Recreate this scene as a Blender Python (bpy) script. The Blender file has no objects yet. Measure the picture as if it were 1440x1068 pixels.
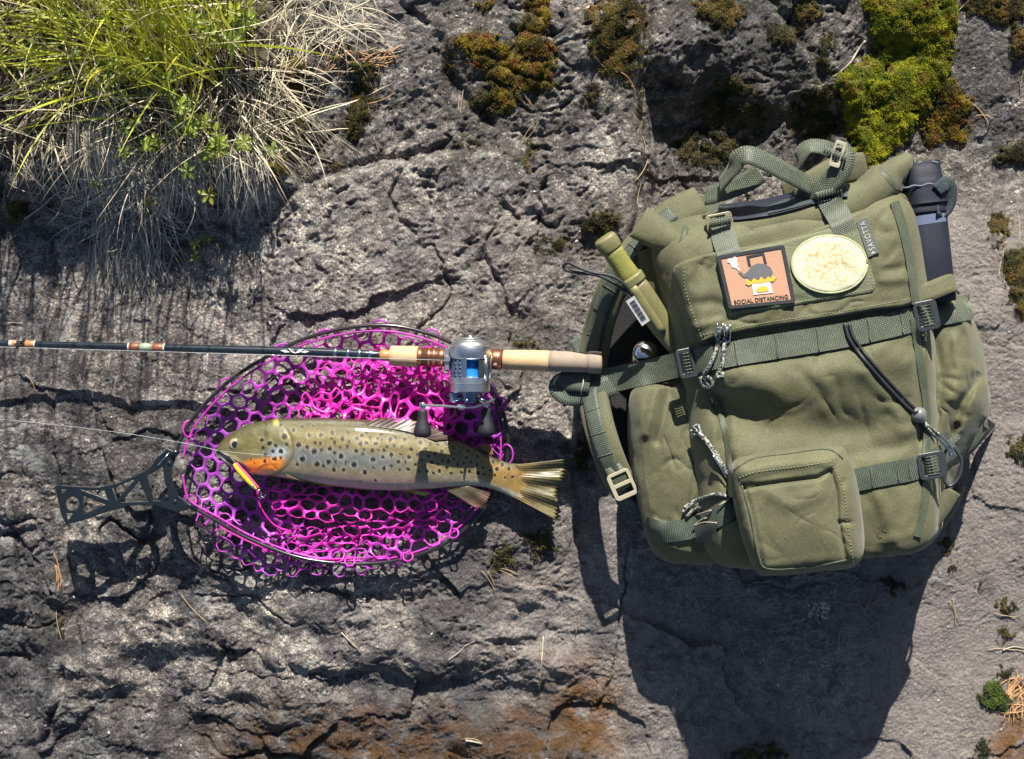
import bpy, math, random
import numpy as np
from mathutils import Vector
from mathutils.bvhtree import BVHTree
random.seed(7); rng = np.random.default_rng(7)
SC = bpy.context.scene; COL = SC.collection
S = 0.0009; CH = 1.9          # metres per photo pixel on the rock, camera height
# ------------------------------------------------------------------ camera
cd = bpy.data.cameras.new('camera'); cam = bpy.data.objects.new('camera', cd); COL.objects.link(cam)
cam.location = (0, 0, CH); cam.rotation_euler = (0, 0, 0)
cd.sensor_width = 36; cd.lens = 36*CH/(1440*S); cd.clip_start = 0.01; cd.clip_end = 100
SC.camera = cam
# ------------------------------------------------------------------ light
EL = math.radians(35); AZ = math.radians(3)      # sun stands above the top edge, a little to the right
sdir = Vector((math.sin(AZ)*math.cos(EL), math.cos(AZ)*math.cos(EL), math.sin(EL)))
w = bpy.data.worlds.new('World'); SC.world = w; w.use_nodes = True
nt = w.node_tree; bg = nt.nodes['Background']
sky = nt.nodes.new('ShaderNodeTexSky'); sky.sky_type = 'NISHITA'; sky.sun_disc = False
sky.sun_elevation = EL; sky.sun_rotation = AZ
nt.links.new(sky.outputs[0], bg.inputs[0]); bg.inputs[1].default_value = 0.042
sl = bpy.data.lights.new('sun', 'SUN'); so = bpy.data.objects.new('sun', sl); COL.objects.link(so)
sl.energy = 5.0; sl.angle = math.radians(0.5); sl.color = (1.0, 0.94, 0.835)
so.rotation_euler = (-sdir).to_track_quat('-Z', 'Y').to_euler(); so.location = sdir*5
SC.view_settings.view_transform = 'Standard'; SC.view_settings.look = 'None'
SC.view_settings.gamma = 1; SC.view_settings.use_curve_mapping = False
SC.view_settings.exposure = 1.18
SC.render.engine = 'CYCLES'

# ------------------------------------------------------------------ helpers
def P(px, py, z=0.0):
    f = (CH-z)/CH
    return ((px-720)*S*f, (534-py)*S*f, z)
def toPX(x, y, z=0.0):
    f = (CH-z)/CH
    return x/(S*f)+720, 534-y/(S*f)
def ss(a, b, x):
    t = np.clip((x-a)/(b-a), 0, 1); return t*t*(3-2*t)
def _h(ix, iy, iz, seed):
    n = (ix.astype(np.int64)*374761393 + iy.astype(np.int64)*668265263 + iz.astype(np.int64)*2147483647 + seed*1274126177) & 0xffffffff
    n = ((n ^ (n >> 13))*1274126177) & 0xffffffff
    return (n ^ (n >> 16)) & 0xffff
def noise2(x, y, seed=0):
    x = np.asarray(x, float); y = np.asarray(y, float)
    ix = np.floor(x); iy = np.floor(y); fx = x-ix; fy = y-iy
    u = fx*fx*fx*(fx*(fx*6-15)+10); v = fy*fy*fy*(fy*(fy*6-15)+10)
    def g(a, b):
        ang = _h(ix+a, iy+b, ix*0, seed)*(2*math.pi/65536)
        return np.cos(ang)*(fx-a)+np.sin(ang)*(fy-b)
    return ((g(0, 0)*(1-u)+g(1, 0)*u)*(1-v)+(g(0, 1)*(1-u)+g(1, 1)*u)*v)*1.5
def fbm(x, y, o=4, seed=0, lac=2.03, gain=0.5):
    s = 0; a = 1; t = 0
    for i in range(o):
        s = s+a*noise2(x, y, seed+i*17); t += a; a *= gain; x = x*lac+3.1; y = y*lac-1.7
    return s/t
def ridged(x, y, o=3, seed=0):
    s = 0; a = 1; t = 0
    for i in range(o):
        s = s+a*(1-2*np.abs(noise2(x, y, seed+i*13))); t += a; a *= 0.5; x = x*2.1+5; y = y*2.1+9
    return s/t
def facets(x, y, seed, tilt=1.0):
    """broken-stone facets: every cell is a little tilted plane at its own level"""
    ix = np.floor(x); iy = np.floor(y); best = np.full(x.shape, 9.0); out = np.zeros(x.shape)
    for a in (-1, 0, 1):
        for b in (-1, 0, 1):
            jx = ix+a; jy = iy+b; r1 = _h(jx, jy, jx*0, seed)/65536; r2 = _h(jx, jy, jx*0, seed+1)/65536
            dx = x-jx-r1; dy = y-jy-r2; d = dx*dx+dy*dy
            r3 = _h(jx, jy, jx*0, seed+2)/65536-.5; r4 = _h(jx, jy, jx*0, seed+3)/65536-.5; r5 = _h(jx, jy, jx*0, seed+4)/65536-.5
            m = d < best; best = np.where(m, d, best); out = np.where(m, tilt*(r3*dx+r4*dy)*2+r5, out)
    return out
def segdist(X, Y, pts):
    d = np.full(np.shape(X), 1e9); X = np.asarray(X, float); Y = np.asarray(Y, float)
    for (x0, y0), (x1, y1) in zip(pts[:-1], pts[1:]):
        dx, dy = x1-x0, y1-y0; L = dx*dx+dy*dy+1e-9
        t = np.clip(((X-x0)*dx+(Y-y0)*dy)/L, 0, 1)
        d = np.minimum(d, np.hypot(X-x0-t*dx, Y-y0-t*dy))
    return d
def inpoly(X, Y, poly):
    X = np.asarray(X, float); Y = np.asarray(Y, float); r = np.zeros(X.shape, bool)
    n = len(poly)
    for i in range(n):
        x0, y0 = poly[i]; x1, y1 = poly[(i+1) % n]
        if y0 == y1: continue
        c = ((y0 > Y) != (y1 > Y)) & (X < (x1-x0)*(Y-y0)/(y1-y0)+x0); r ^= c
    return r
def catmull(pts, k=8, closed=False):
    pts = [np.array(p, float) for p in pts]; n = len(pts); out = []
    rngs = range(n) if closed else range(n-1)
    for i in rngs:
        if closed: a, b, c, d = pts[(i-1) % n], pts[i], pts[(i+1) % n], pts[(i+2) % n]
        else: a, b, c, d = pts[max(i-1, 0)], pts[i], pts[i+1], pts[min(i+2, n-1)]
        for j in range(k):
            t = j/k
            out.append(0.5*((2*b)+(-a+c)*t+(2*a-5*b+4*c-d)*t*t+(-a+3*b-3*c+d)*t**3))
    if not closed: out.append(pts[-1])
    return np.array(out)
def resample(pts, n, closed=False):
    p = np.array(pts, float)
    if closed: p = np.vstack([p, p[:1]])
    d = np.r_[0, np.cumsum(np.linalg.norm(np.diff(p, axis=0), axis=1))]
    t = np.linspace(0, d[-1], n+1)[:-1] if closed else np.linspace(0, d[-1], n)
    return np.stack([np.interp(t, d, p[:, i]) for i in range(p.shape[1])], 1)

def tagit(o, label=None, cat=None, group=None, kind=None):
    if label: o['label'] = label
    if cat: o['category'] = cat
    if group: o['group'] = group
    if kind: o['kind'] = kind
    return o
def thing(name, label, cat, loc, group=None):
    o = bpy.data.objects.new(name, None); COL.objects.link(o); o.location = loc; o.empty_display_size = 0.02
    return tagit(o, label, cat, group)
def origin_of(o):
    v = Vector((0, 0, 0))
    while o is not None: v = v+o.location; o = o.parent
    return v
def mesh(name, V, F, m=None, parent=None, uv=None, col=None, smooth=True, **kw):
    V = np.asarray(V, float).reshape(-1, 3)
    if parent is not None: org = np.array(origin_of(parent))
    else: org = np.array([(V[:, 0].min()+V[:, 0].max())/2, (V[:, 1].min()+V[:, 1].max())/2, V[:, 2].min()])
    L = V-org
    me = bpy.data.meshes.new(name)
    if isinstance(F, np.ndarray):
        k = F.shape[1]; me.vertices.add(len(L)); me.vertices.foreach_set('co', L.ravel())
        me.loops.add(F.size); me.loops.foreach_set('vertex_index', F.ravel().astype(np.int32))
        me.polygons.add(len(F)); me.polygons.foreach_set('loop_start', (np.arange(len(F))*k).astype(np.int32))
        me.update(calc_edges=True); me.validate()
    else:
        me.from_pydata([tuple(v) for v in L], [], [tuple(int(i) for i in f) for f in F]); me.update()
    if smooth: me.polygons.foreach_set('use_smooth', [True]*len(me.polygons))
    if uv is not None:
        uv = np.asarray(uv, float); l = me.uv_layers.new(name='UVMap')
        idx = np.zeros(len(me.loops), np.int32); me.loops.foreach_get('vertex_index', idx)
        l.data.foreach_set('uv', uv[idx].ravel())
    if col is not None:
        c = np.asarray(col, float)
        if c.shape[1] == 3: c = np.hstack([c, np.ones((len(c), 1))])
        a = me.color_attributes.new(name='Col', type='FLOAT_COLOR', domain='POINT'); a.data.foreach_set('color', c.ravel())
    o = bpy.data.objects.new(name, me); COL.objects.link(o)
    if m: me.materials.append(m)
    if parent is not None: o.parent = parent
    else: o.location = org
    return tagit(o, kw.get('label'), kw.get('cat'), kw.get('group'), kw.get('kind'))
def subsurf(o, n=1):
    s = o.modifiers.new('s', 'SUBSURF'); s.levels = n; s.render_levels = n; return o

def frames(pts):
    pts = np.array(pts, float); T = np.gradient(pts, axis=0); T /= np.linalg.norm(T, axis=1)[:, None]+1e-12
    return pts, T
class MB:
    def __init__(s): s.v = []; s.f = []; s.uv = []; s.c = []; s.cur = None
    def add(s, V, F, uv=None):
        n = len(s.v); s.v += [tuple(map(float, p)) for p in V]; s.f += [tuple(int(i)+n for i in f) for f in F]
        s.uv += [tuple(u) for u in uv] if uv is not None else [(0, 0)]*len(V)
        if s.cur is not None: s.c += [s.cur]*len(V)
    def tube(s, pts, r, sides=8, rz=None, up=(0, 0, 1), cap=True, sup=2.0):
        """elliptical tube: r across (in the plane), rz along 'up'"""
        pts, T = frames(pts); n = len(pts); r = np.broadcast_to(np.asarray(r, float), (n,)); rz = r if rz is None else np.broadcast_to(np.asarray(rz, float), (n,))
        up = np.array(up, float); V = []; UV = []; L = 0
        B = None
        for i in range(n):
            b = np.cross(T[i], up); nb = np.linalg.norm(b)
            if nb < 0.15 and B is not None: b = B-T[i]*np.dot(B, T[i]); nb = np.linalg.norm(b)
            if nb < 1e-6: b = np.cross(T[i], (1, 0, 0)); nb = np.linalg.norm(b)
            b = b/nb; B = b
            nn = np.cross(b, T[i])
            if i: L += np.linalg.norm(pts[i]-pts[i-1])
            for k in range(sides):
                a = 2*math.pi*k/sides; ca, sa = math.cos(a), math.sin(a)
                if sup != 2.0:
                    q = (abs(ca)**sup+abs(sa)**sup)**(-1/sup); ca *= q; sa *= q
                V.append(pts[i]+b*ca*r[i]+nn*sa*rz[i]); UV.append((k/sides*2*math.pi*max(r[i], 1e-4), L))
        F = [(i*sides+k, i*sides+(k+1) % sides, (i+1)*sides+(k+1) % sides, (i+1)*sides+k) for i in range(n-1) for k in range(sides)]
        F = [f[::-1] for f in F]
        if cap: F += [tuple(range(sides)), tuple((n-1)*sides+k for k in range(sides))[::-1]]
        s.add(V, F, UV)
    def lathe(s, o, ax, prof, sides=32):
        """prof: list of (along, radius)"""
        ax = Vector(ax).normalized(); t = ax.orthogonal().normalized(); b = ax.cross(t); o = Vector(o); V = []
        for a, r in prof:
            for k in range(sides):
                g = 2*math.pi*k/sides; V.append(o+ax*a+t*(r*math.cos(g))+b*(r*math.sin(g)))
        n = len(prof)
        F = [(i*sides+k, i*sides+(k+1) % sides, (i+1)*sides+(k+1) % sides, (i+1)*sides+k) for i in range(n-1) for k in range(sides)]
        F += [tuple(range(sides))[::-1], tuple((n-1)*sides+k for k in range(sides))]
        s.add(V, F)
    def box(s, c, sz, X=(1, 0, 0), Y=(0, 1, 0), Z=(0, 0, 1)):
        c = np.array(c, float); X, Y, Z = [np.array(a, float) for a in (X, Y, Z)]
        V = [c+X*sx*sz[0]/2+Y*sy*sz[1]/2+Z*q*sz[2]/2 for q in (-1, 1) for sy in (-1, 1) for sx in (-1, 1)]
        s.add(V, [(0, 2, 3, 1), (4, 5, 7, 6), (0, 1, 5, 4), (2, 6, 7, 3), (0, 4, 6, 2), (1, 3, 7, 5)])
    def ribbon(s, pts, width, th, norms):
        """flat strip through 3D points; norms = surface normals"""
        pts, T = frames(pts); n = len(pts); norms = np.broadcast_to(np.asarray(norms, float), (n, 3)); width = np.broadcast_to(np.asarray(width, float), (n,))
        V = []; UV = []; L = 0; cs = [(-1, .5), (-.5, .5), (0, .5), (.5, .5), (1, .5), (1, -.5), (0, -.5), (-1, -.5)]
        for i in range(n):
            b = np.cross(T[i], norms[i]); b /= np.linalg.norm(b)+1e-9; nn = np.cross(b, T[i])
            if i: L += np.linalg.norm(pts[i]-pts[i-1])
            for (u, q) in cs: V.append(pts[i]+b*u*width[i]/2+nn*q*th); UV.append((u*width[i]/2, L))
        m = len(cs)
        F = [(i*m+(k+1) % m, i*m+k, (i+1)*m+k, (i+1)*m+(k+1) % m) for i in range(n-1) for k in range(m)]
        F += [tuple(range(m)), tuple((n-1)*m+k for k in range(m))[::-1]]
        s.add(V, F, UV)
    def build(s, name, m, parent=None, smooth=True, **kw):
        return mesh(name, s.v, s.f, m, parent, uv=s.uv, col=(s.c if s.c else None), smooth=smooth, **kw)
def autosmooth(o, ang=35):
    me = o.data
    import bmesh
    bm = bmesh.new(); bm.from_mesh(me)
    for e in bm.edges:
        if len(e.link_faces) == 2 and e.calc_face_angle(0) > math.radians(ang): e.smooth = False
    bmesh.ops.recalc_face_normals(bm, faces=bm.faces)
    bm.to_mesh(me); bm.free(); return o
def fixn(o):
    import bmesh
    bm = bmesh.new(); bm.from_mesh(o.data); bmesh.ops.recalc_face_normals(bm, faces=bm.faces); bm.to_mesh(o.data); bm.free(); return o

def shape2d(polys, depth, bevel=0.0):
    c = bpy.data.curves.new('t', 'CURVE'); c.dimensions = '2D'; c.fill_mode = 'BOTH'; c.extrude = max(depth/2-bevel, 0); c.bevel_depth = bevel; c.bevel_resolution = 1; c.offset = -bevel
    for p in polys:
        sp = c.splines.new('POLY'); sp.points.add(len(p)-1)
        for i, (x, y) in enumerate(p): sp.points[i].co = (x, y, 0, 1)
        sp.use_cyclic_u = True
    o = bpy.data.objects.new('t', c); me = o.to_mesh()
    V = np.array([v.co[:] for v in me.vertices]); F = [tuple(p.vertices) for p in me.polygons]
    o.to_mesh_clear(); bpy.data.objects.remove(o); bpy.data.curves.remove(c); return V, F
def text2d(txt, depth=0.1, space=1.0, offset=0.0):
    c = bpy.data.curves.new('t', 'FONT'); c.body = txt; c.extrude = depth/2; c.size = 1; c.space_character = space; c.offset = offset
    o = bpy.data.objects.new('t', c); me = o.to_mesh()
    V = np.array([v.co[:] for v in me.vertices]); F = [tuple(p.vertices) for p in me.polygons]
    o.to_mesh_clear(); bpy.data.objects.remove(o); bpy.data.curves.remove(c)
    V[:, 0] -= V[:, 0].min(); V[:, 0] /= V[:, 0].max(); V[:, 1] -= V[:, 1].min(); V[:, 1] /= V[:, 1].max()
    return V, F
def rrect(x0, y0, x1, y1, r, k=4):
    out = []
    for cx, cy, a in ((x1-r, y1-r, 0), (x0+r, y1-r, 90), (x0+r, y0+r, 180), (x1-r, y0+r, 270)):
        for i in range(k+1):
            t = math.radians(a+90*i/k); out.append((cx+r*math.cos(t), cy+r*math.sin(t)))
    return out
def circ(cx, cy, r, n=20, ry=None): return [(cx+r*math.cos(2*math.pi*i/n), cy+(ry or r)*math.sin(2*math.pi*i/n)) for i in range(n)]

# ------------------------------------------------------------------ materials
class NT:
    def __init__(s, name):
        s.m = bpy.data.materials.new(name); s.m.use_nodes = True; s.t = s.m.node_tree; s.b = s.t.nodes['Principled BSDF']; s._tc = None
    def n(s, ty, **kw):
        nd = s.t.nodes.new(ty)
        for k, v in kw.items():
            if k.startswith('i_'):
                key = k[2:]; key = int(key) if key.isdigit() else key.replace('_', ' ')
                if hasattr(v, 'is_linked') or hasattr(v, 'links'): s.t.links.new(v, nd.inputs[key])
                else: nd.inputs[key].default_value = v
            else: setattr(nd, k, v)
        return nd
    def tc(s, out='Object'):
        if s._tc is None: s._tc = s.t.nodes.new('ShaderNodeTexCoord')
        return s._tc.outputs[out]
    def geo(s): return s.n('ShaderNodeNewGeometry').outputs['Position']
    def noise(s, scale, detail=3, rough=0.55, vec=None, dist=0):
        return s.n('ShaderNodeTexNoise', i_Vector=vec if vec is not None else s.geo(), i_Scale=scale, i_Detail=detail, i_Roughness=rough, i_Distortion=dist).outputs[0]
    def ramp(s, fac, stops):
        r = s.n('ShaderNodeValToRGB', i_Fac=fac); e = r.color_ramp.elements
        while len(e) < len(stops): e.new(0.5)
        for i, (p, c) in enumerate(stops):
            e[i].position = p; e[i].color = (*c, 1) if isinstance(c, tuple) else (c, c, c, 1)
        return r.outputs[0]
    def mix(s, fac, a, b, mode='MIX'):
        m = s.n('ShaderNodeMix', data_type='RGBA', blend_type=mode)
        for i, v in ((0, fac), (6, a), (7, b)):
            if hasattr(v, 'links'): s.t.links.new(v, m.inputs[i])
            else: m.inputs[i].default_value = (*v, 1) if isinstance(v, tuple) and len(v) == 3 else v
        return m.outputs[2]
    def math(s, op, a, b=0.0, c=0.0):
        m = s.n('ShaderNodeMath', operation=op)
        for i, v in enumerate((a, b, c)):
            if hasattr(v, 'links'): s.t.links.new(v, m.inputs[i])
            else: m.inputs[i].default_value = v
        return m.outputs[0]
    def bump(s, h, strength=0.5, dist=0.001, prev=None):
        b = s.n('ShaderNodeBump', i_Height=h, i_Strength=strength, i_Distance=dist)
        if prev is not None: s.t.links.new(prev, b.inputs['Normal'])
        return b.outputs[0]
    def set(s, **kw):
        for k, v in kw.items():
            k = {'col': 'Base Color', 'rough': 'Roughness', 'metal': 'Metallic', 'nrm': 'Normal', 'coat': 'Coat Weight', 'coatr': 'Coat Roughness', 'sheen': 'Sheen Weight',
                 'spec': 'Specular IOR Level', 'trans': 'Transmission Weight', 'sss': 'Subsurface Weight', 'alpha': 'Alpha', 'sheenr': 'Sheen Roughness'}.get(k, k)
            if hasattr(v, 'links'): s.t.links.new(v, s.b.inputs[k])
            else: s.b.inputs[k].default_value = (*v, 1) if isinstance(v, tuple) and len(v) == 3 else v
        return s.m
def simple(name, col, rough=0.5, metal=0.0, var=0.15, vs=60, bump=0.0, bs=400, bd=0.0005, **kw):
    t = NT(name)
    c = t.mix(t.noise(vs, 4), tuple(x*(1-var) for x in col), tuple(min(1, x*(1+var)) for x in col))
    if bump: kw['nrm'] = t.bump(t.noise(bs, 3), bump, bd)
    return t.set(col=c, rough=rough, metal=metal, **kw)
def attrmat(name, rough=0.6, var=0.2, vs=200, transl=0.0, **kw):
    t = NT(name); a = t.n('ShaderNodeAttribute', attribute_name='Col').outputs[0]
    c = t.mix(1.0, a, t.ramp(t.noise(vs, 3), [(0.25, 1-var), (0.75, 1+var)]), 'MULTIPLY')
    t.set(col=c, rough=rough, **kw)
    if transl:
        tr = t.n('ShaderNodeBsdfTranslucent', i_Color=c); mx = t.n('ShaderNodeMixShader', i_0=transl)
        t.t.links.new(t.b.outputs[0], mx.inputs[1]); t.t.links.new(tr.outputs[0], mx.inputs[2])
        t.t.links.new(mx.outputs[0], t.t.nodes['Material Output'].inputs[0])
    return t.m

def rock_material():
    t = NT('rock'); g = t.geo()
    a = t.n('ShaderNodeAttribute', attribute_name='Col'); sep = t.n('ShaderNodeSeparateColor', i_0=a.outputs[0])
    rust, pink, wet_shade = sep.outputs[0], sep.outputs[1], sep.outputs[2]
    n1 = t.noise(9, 6, 0.6); n2 = t.noise(55, 6, 0.65, dist=0.6); n3 = t.noise(420, 4, 0.7); n4 = t.noise(1300, 2, 0.6)
    c = t.ramp(n2, [(0.30, (0.038, 0.036, 0.041)), (0.44, (0.110, 0.102, 0.103)), (0.56, (0.26, 0.243, 0.23)), (0.72, (0.52, 0.49, 0.45))])
    c = t.mix(1.0, c, t.ramp(n3, [(0.3, 0.35), (0.5, 0.92), (0.68, 2.0)]), 'MULTIPLY')
    c = t.mix(1.0, c, t.ramp(n4, [(0.3, 0.45), (0.7, 1.6)]), 'MULTIPLY')
    c = t.mix(1.0, c, t.ramp(n1, [(0.34, (0.50, 0.48, 0.54)), (0.60, (1.24, 1.18, 1.10))]), 'MULTIPLY')
    vc = t.n('ShaderNodeTexVoronoi', i_Vector=g, i_Scale=520.0).outputs[1]; c = t.mix(1.0, c, t.ramp(t.n('ShaderNodeSeparateColor', i_0=vc).outputs[0], [(0.0, 0.55), (0.75, 1.05), (1.0, 1.9)]), 'MULTIPLY')
    c = t.mix(1.0, c, t.ramp(t.noise(3.2, 4, 0.6), [(0.35, 0.6), (0.65, 1.35)]), 'MULTIPLY')
    lich = t.ramp(t.noise(26, 5, 0.7, dist=1.0), [(0.54, 0.0), (0.66, 0.9)])     # pale crust lichen
    c = t.mix(lich, c, t.mix(n3, (0.22, 0.225, 0.22), (0.5, 0.5, 0.46)))
    c = t.mix(t.ramp(t.noise(75, 3, 0.6), [(0.64, 0.0), (0.72, 0.5)]), c, (0.085, 0.06, 0.04))
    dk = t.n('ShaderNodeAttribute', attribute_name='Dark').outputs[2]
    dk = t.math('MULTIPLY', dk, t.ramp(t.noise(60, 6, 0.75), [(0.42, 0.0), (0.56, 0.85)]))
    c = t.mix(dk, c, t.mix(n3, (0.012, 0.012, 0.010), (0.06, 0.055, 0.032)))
    pk = t.math('MULTIPLY', pink, t.ramp(n2, [(0.3, 0.5), (0.6, 1.0)]))
    c = t.mix(pk, c, t.mix(n3, (0.10, 0.086, 0.084), (0.40, 0.35, 0.325)))
    rs = t.math('MULTIPLY', rust, t.ramp(t.noise(38, 5, 0.7, dist=0.8), [(0.36, 0.0), (0.54, 1.0)]))
    c = t.mix(rs, c, t.mix(n3, (0.025, 0.012, 0.005), (0.30, 0.13, 0.025)))
    c = t.mix(wet_shade, c, t.mix(1.0, c, (0.42, 0.45, 0.5), 'MULTIPLY'))
    rough = t.math('SUBTRACT', 0.6, t.math('MULTIPLY', wet_shade, 0.32))
    vo = t.n('ShaderNodeTexVoronoi', i_Vector=g, i_Scale=230.0, i_Randomness=1.0).outputs[0]
    b = t.bump(t.noise(170, 8, 0.8), 1.0, 0.006); b = t.bump(vo, 0.7, 0.0016, b); b = t.bump(n4, 0.6, 0.0006, b)
    return t.set(col=c, rough=rough, nrm=b, spec=0.55)
M = {}
M['rock'] = rock_material()
M['moss'] = attrmat('moss', 0.8, 0.35, 500, transl=0.25)
M['grass'] = attrmat('grass_blades', 0.45, 0.15, 80, transl=0.35)
M['straw'] = attrmat('dry_grass', 0.6, 0.25, 150, transl=0.12)
def fabric(name, c1, c2, bs=1.0):
    t = NT(name)
    n = t.noise(14, 5, 0.6)
    c = t.mix(t.ramp(n, [(0.35, 0.0), (0.65, 1.0)]), c1, c2)
    c = t.mix(1.0, c, t.ramp(t.noise(800, 2, 0.7), [(0.3, 0.62), (0.7, 1.38)]), 'MULTIPLY')
    c = t.mix(t.ramp(t.noise(48, 5, 0.75), [(0.60, 0.0), (0.80, 0.35)]), c, tuple(min(1, x*1.5) for x in c2))
    b = t.bump(t.noise(22, 4, 0.6, dist=0.5), 0.35*bs, 0.004); b = t.bump(t.noise(110, 3, 0.6), 0.25*bs, 0.0015, b); b = t.bump(t.noise(1500, 2), 0.5, 0.0004, b)
    return t.set(col=c, rough=0.72, nrm=b, sheen=0.12, spec=0.35)
M['olive'] = fabric('olive_cordura', (0.070, 0.072, 0.036), (0.104, 0.105, 0.054))
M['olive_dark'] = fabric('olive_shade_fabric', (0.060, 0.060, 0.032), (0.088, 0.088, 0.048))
M['navy'] = simple('navy_neoprene', (0.007, 0.010, 0.022), 0.6, 0, 0.3, 60, 0.4, 500)
M['grey_band'] = simple('grey_blue_band', (0.085, 0.115, 0.19), 0.6, 0, 0.15, 100)
def webbing(name, c1, c2, dark):
    t = NT(name)
    br = t.n('ShaderNodeTexBrick', i_Vector=t.tc('UV'), i_Color1=(*c1, 1), i_Color2=(*c2, 1), i_Mortar=(*dark, 1), i_Scale=1.0, i_Mortar_Size=0.0005, i_Mortar_Smooth=0.2, i_Bias=0.0, i_Brick_Width=0.0030, i_Row_Height=0.0022)
    c = t.mix(1.0, br.outputs[0], t.ramp(t.noise(90, 3), [(0.3, 0.8), (0.7, 1.2)]), 'MULTIPLY')
    h = t.math('SUBTRACT', 1.0, br.outputs[1])
    return t.set(col=c, rough=0.6, nrm=t.bump(h, 0.9, 0.0006), sheen=0.1)
M['web'] = webbing('olive_webbing', (0.135, 0.160, 0.10), (0.09, 0.112, 0.072), (0.018, 0.024, 0.018))
M['webdark'] = webbing('dark_green_webbing', (0.10, 0.135, 0.095), (0.08, 0.11, 0.08), (0.015, 0.02, 0.016))
M['bind'] = webbing('edge_binding', (0.078, 0.09, 0.05), (0.066, 0.08, 0.044), (0.04, 0.05, 0.03))
M['velcro'] = simple('velcro_olive', (0.135, 0.15, 0.09), 0.9, 0, 0.4, 700, 1.0, 700, 0.0015)
M['velcro_dark'] = simple('velcro_dark', (0.03, 0.045, 0.05), 0.9, 0, 0.6, 500, 1.0, 600, 0.0015)
M['plastic_dark'] = simple('dark_plastic', (0.025, 0.03, 0.034), 0.38, 0, 0.2, 100, 0.2, 500)
M['plastic_olive'] = simple('olive_plastic', (0.16, 0.15, 0.085), 0.42, 0, 0.15, 80)
M['plastic_tan'] = simple('tan_plastic', (0.30, 0.28, 0.20), 0.42, 0, 0.15, 80)
M['cordblack'] = simple('black_cord', (0.018, 0.02, 0.024), 0.55, 0, 0.3, 900, 0.5, 1200)
def cordmat():
    t = NT('speckled_cord'); n = t.n('ShaderNodeTexVoronoi', i_Vector=t.geo(), i_Scale=650.0).outputs[1]
    s = t.n('ShaderNodeSeparateColor', i_0=n).outputs[0]
    return t.set(col=t.ramp(s, [(0.45, (0.02, 0.025, 0.025)), (0.55, (0.3, 0.31, 0.28))]), rough=0.7)
M['cord'] = cordmat()
M['blank'] = simple('rod_blank', (0.012, 0.018, 0.028), 0.22, 0, 0.2, 60, coat=0.6, coatr=0.1)
def corkmat():
    t = NT('cork'); c = t.mix(t.noise(120, 4), (0.42, 0.285, 0.15), (0.56, 0.40, 0.23))
    c = t.mix(t.ramp(t.noise(420, 3, 0.7), [(0.62, 0.0), (0.72, 0.75)]), c, (0.22, 0.12, 0.06))
    return t.set(col=c, rough=0.75, nrm=t.bump(t.noise(500, 3), 0.4, 0.0005))
M['cork'] = corkmat()
M['cork_shaded'] = simple('grey_shaded_cork', (0.25, 0.20, 0.155), 0.8, 0, 0.25, 180, 0.4, 500)  # cork greyed to paint in the shade of the backpack
M['copper'] = simple('copper_anodised', (0.46, 0.20, 0.115), 0.28, 0.9, 0.1, 60)
M['bronze_dark'] = simple('dark_bronze_seat', (0.20, 0.085, 0.06), 0.3, 0.7, 0.15, 60)
M['silver'] = simple('brushed_silver', (0.74, 0.76, 0.79), 0.34, 1.0, 0.1, 200, 0.05, 900)
M['steel'] = simple('polished_steel', (0.75, 0.76, 0.78), 0.14, 1.0, 0.05, 60)
M['bluepl'] = simple('blue_grey_metal', (0.22, 0.30, 0.42), 0.28, 0.85, 0.1, 60)
M['blueline'] = simple('blue_braid', (0.004, 0.20, 0.66), 0.5, 0, 0.2, 900, 0.4, 1500)
M['rubber'] = simple('soft_rubber', (0.006, 0.008, 0.013), 0.6, 0, 0.2, 200, 0.1, 700)
M['wrap'] = simple('brown_thread_wrap', (0.26, 0.085, 0.045), 0.3, 0, 0.2, 300, 0.3, 900, coat=0.7)
M['wrap_orange'] = simple('orange_thread_wrap', (0.5, 0.2, 0.07), 0.3, 0, 0.2, 300, 0.3, 900, coat=0.7)
M['white'] = simple('white_print', (0.62, 0.62, 0.6), 0.5, 0, 0.1, 200)
M['black'] = simple('black_print', (0.02, 0.02, 0.024), 0.7, 0, 0.2, 400)
M['netblack'] = simple('black_composite', (0.008, 0.012, 0.017), 0.3, 0, 0.35, 70, 0.25, 350, 0.0006)
M['frame'] = simple('net_hoop', (0.02, 0.018, 0.02), 0.2, 0, 0.2, 60, coat=0.5)
def netmat():
    t = NT('silicone_net'); a = t.n('ShaderNodeAttribute', attribute_name='Col').outputs[0]
    c = t.mix(1.0, a, t.ramp(t.noise(60, 3), [(0.3, 0.75), (0.7, 1.2)]), 'MULTIPLY')
    t.set(col=c, rough=0.42, coat=0.2, coatr=0.25, spec=0.5)
    tr = t.n('ShaderNodeBsdfTranslucent', i_Color=c); mx = t.n('ShaderNodeMixShader', i_0=0.5)
    t.t.links.new(t.b.outputs[0], mx.inputs[1]); t.t.links.new(tr.outputs[0], mx.inputs[2])
    t.t.links.new(mx.outputs[0], t.t.nodes['Material Output'].inputs[0]); return t.m
M['net'] = netmat()
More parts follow.
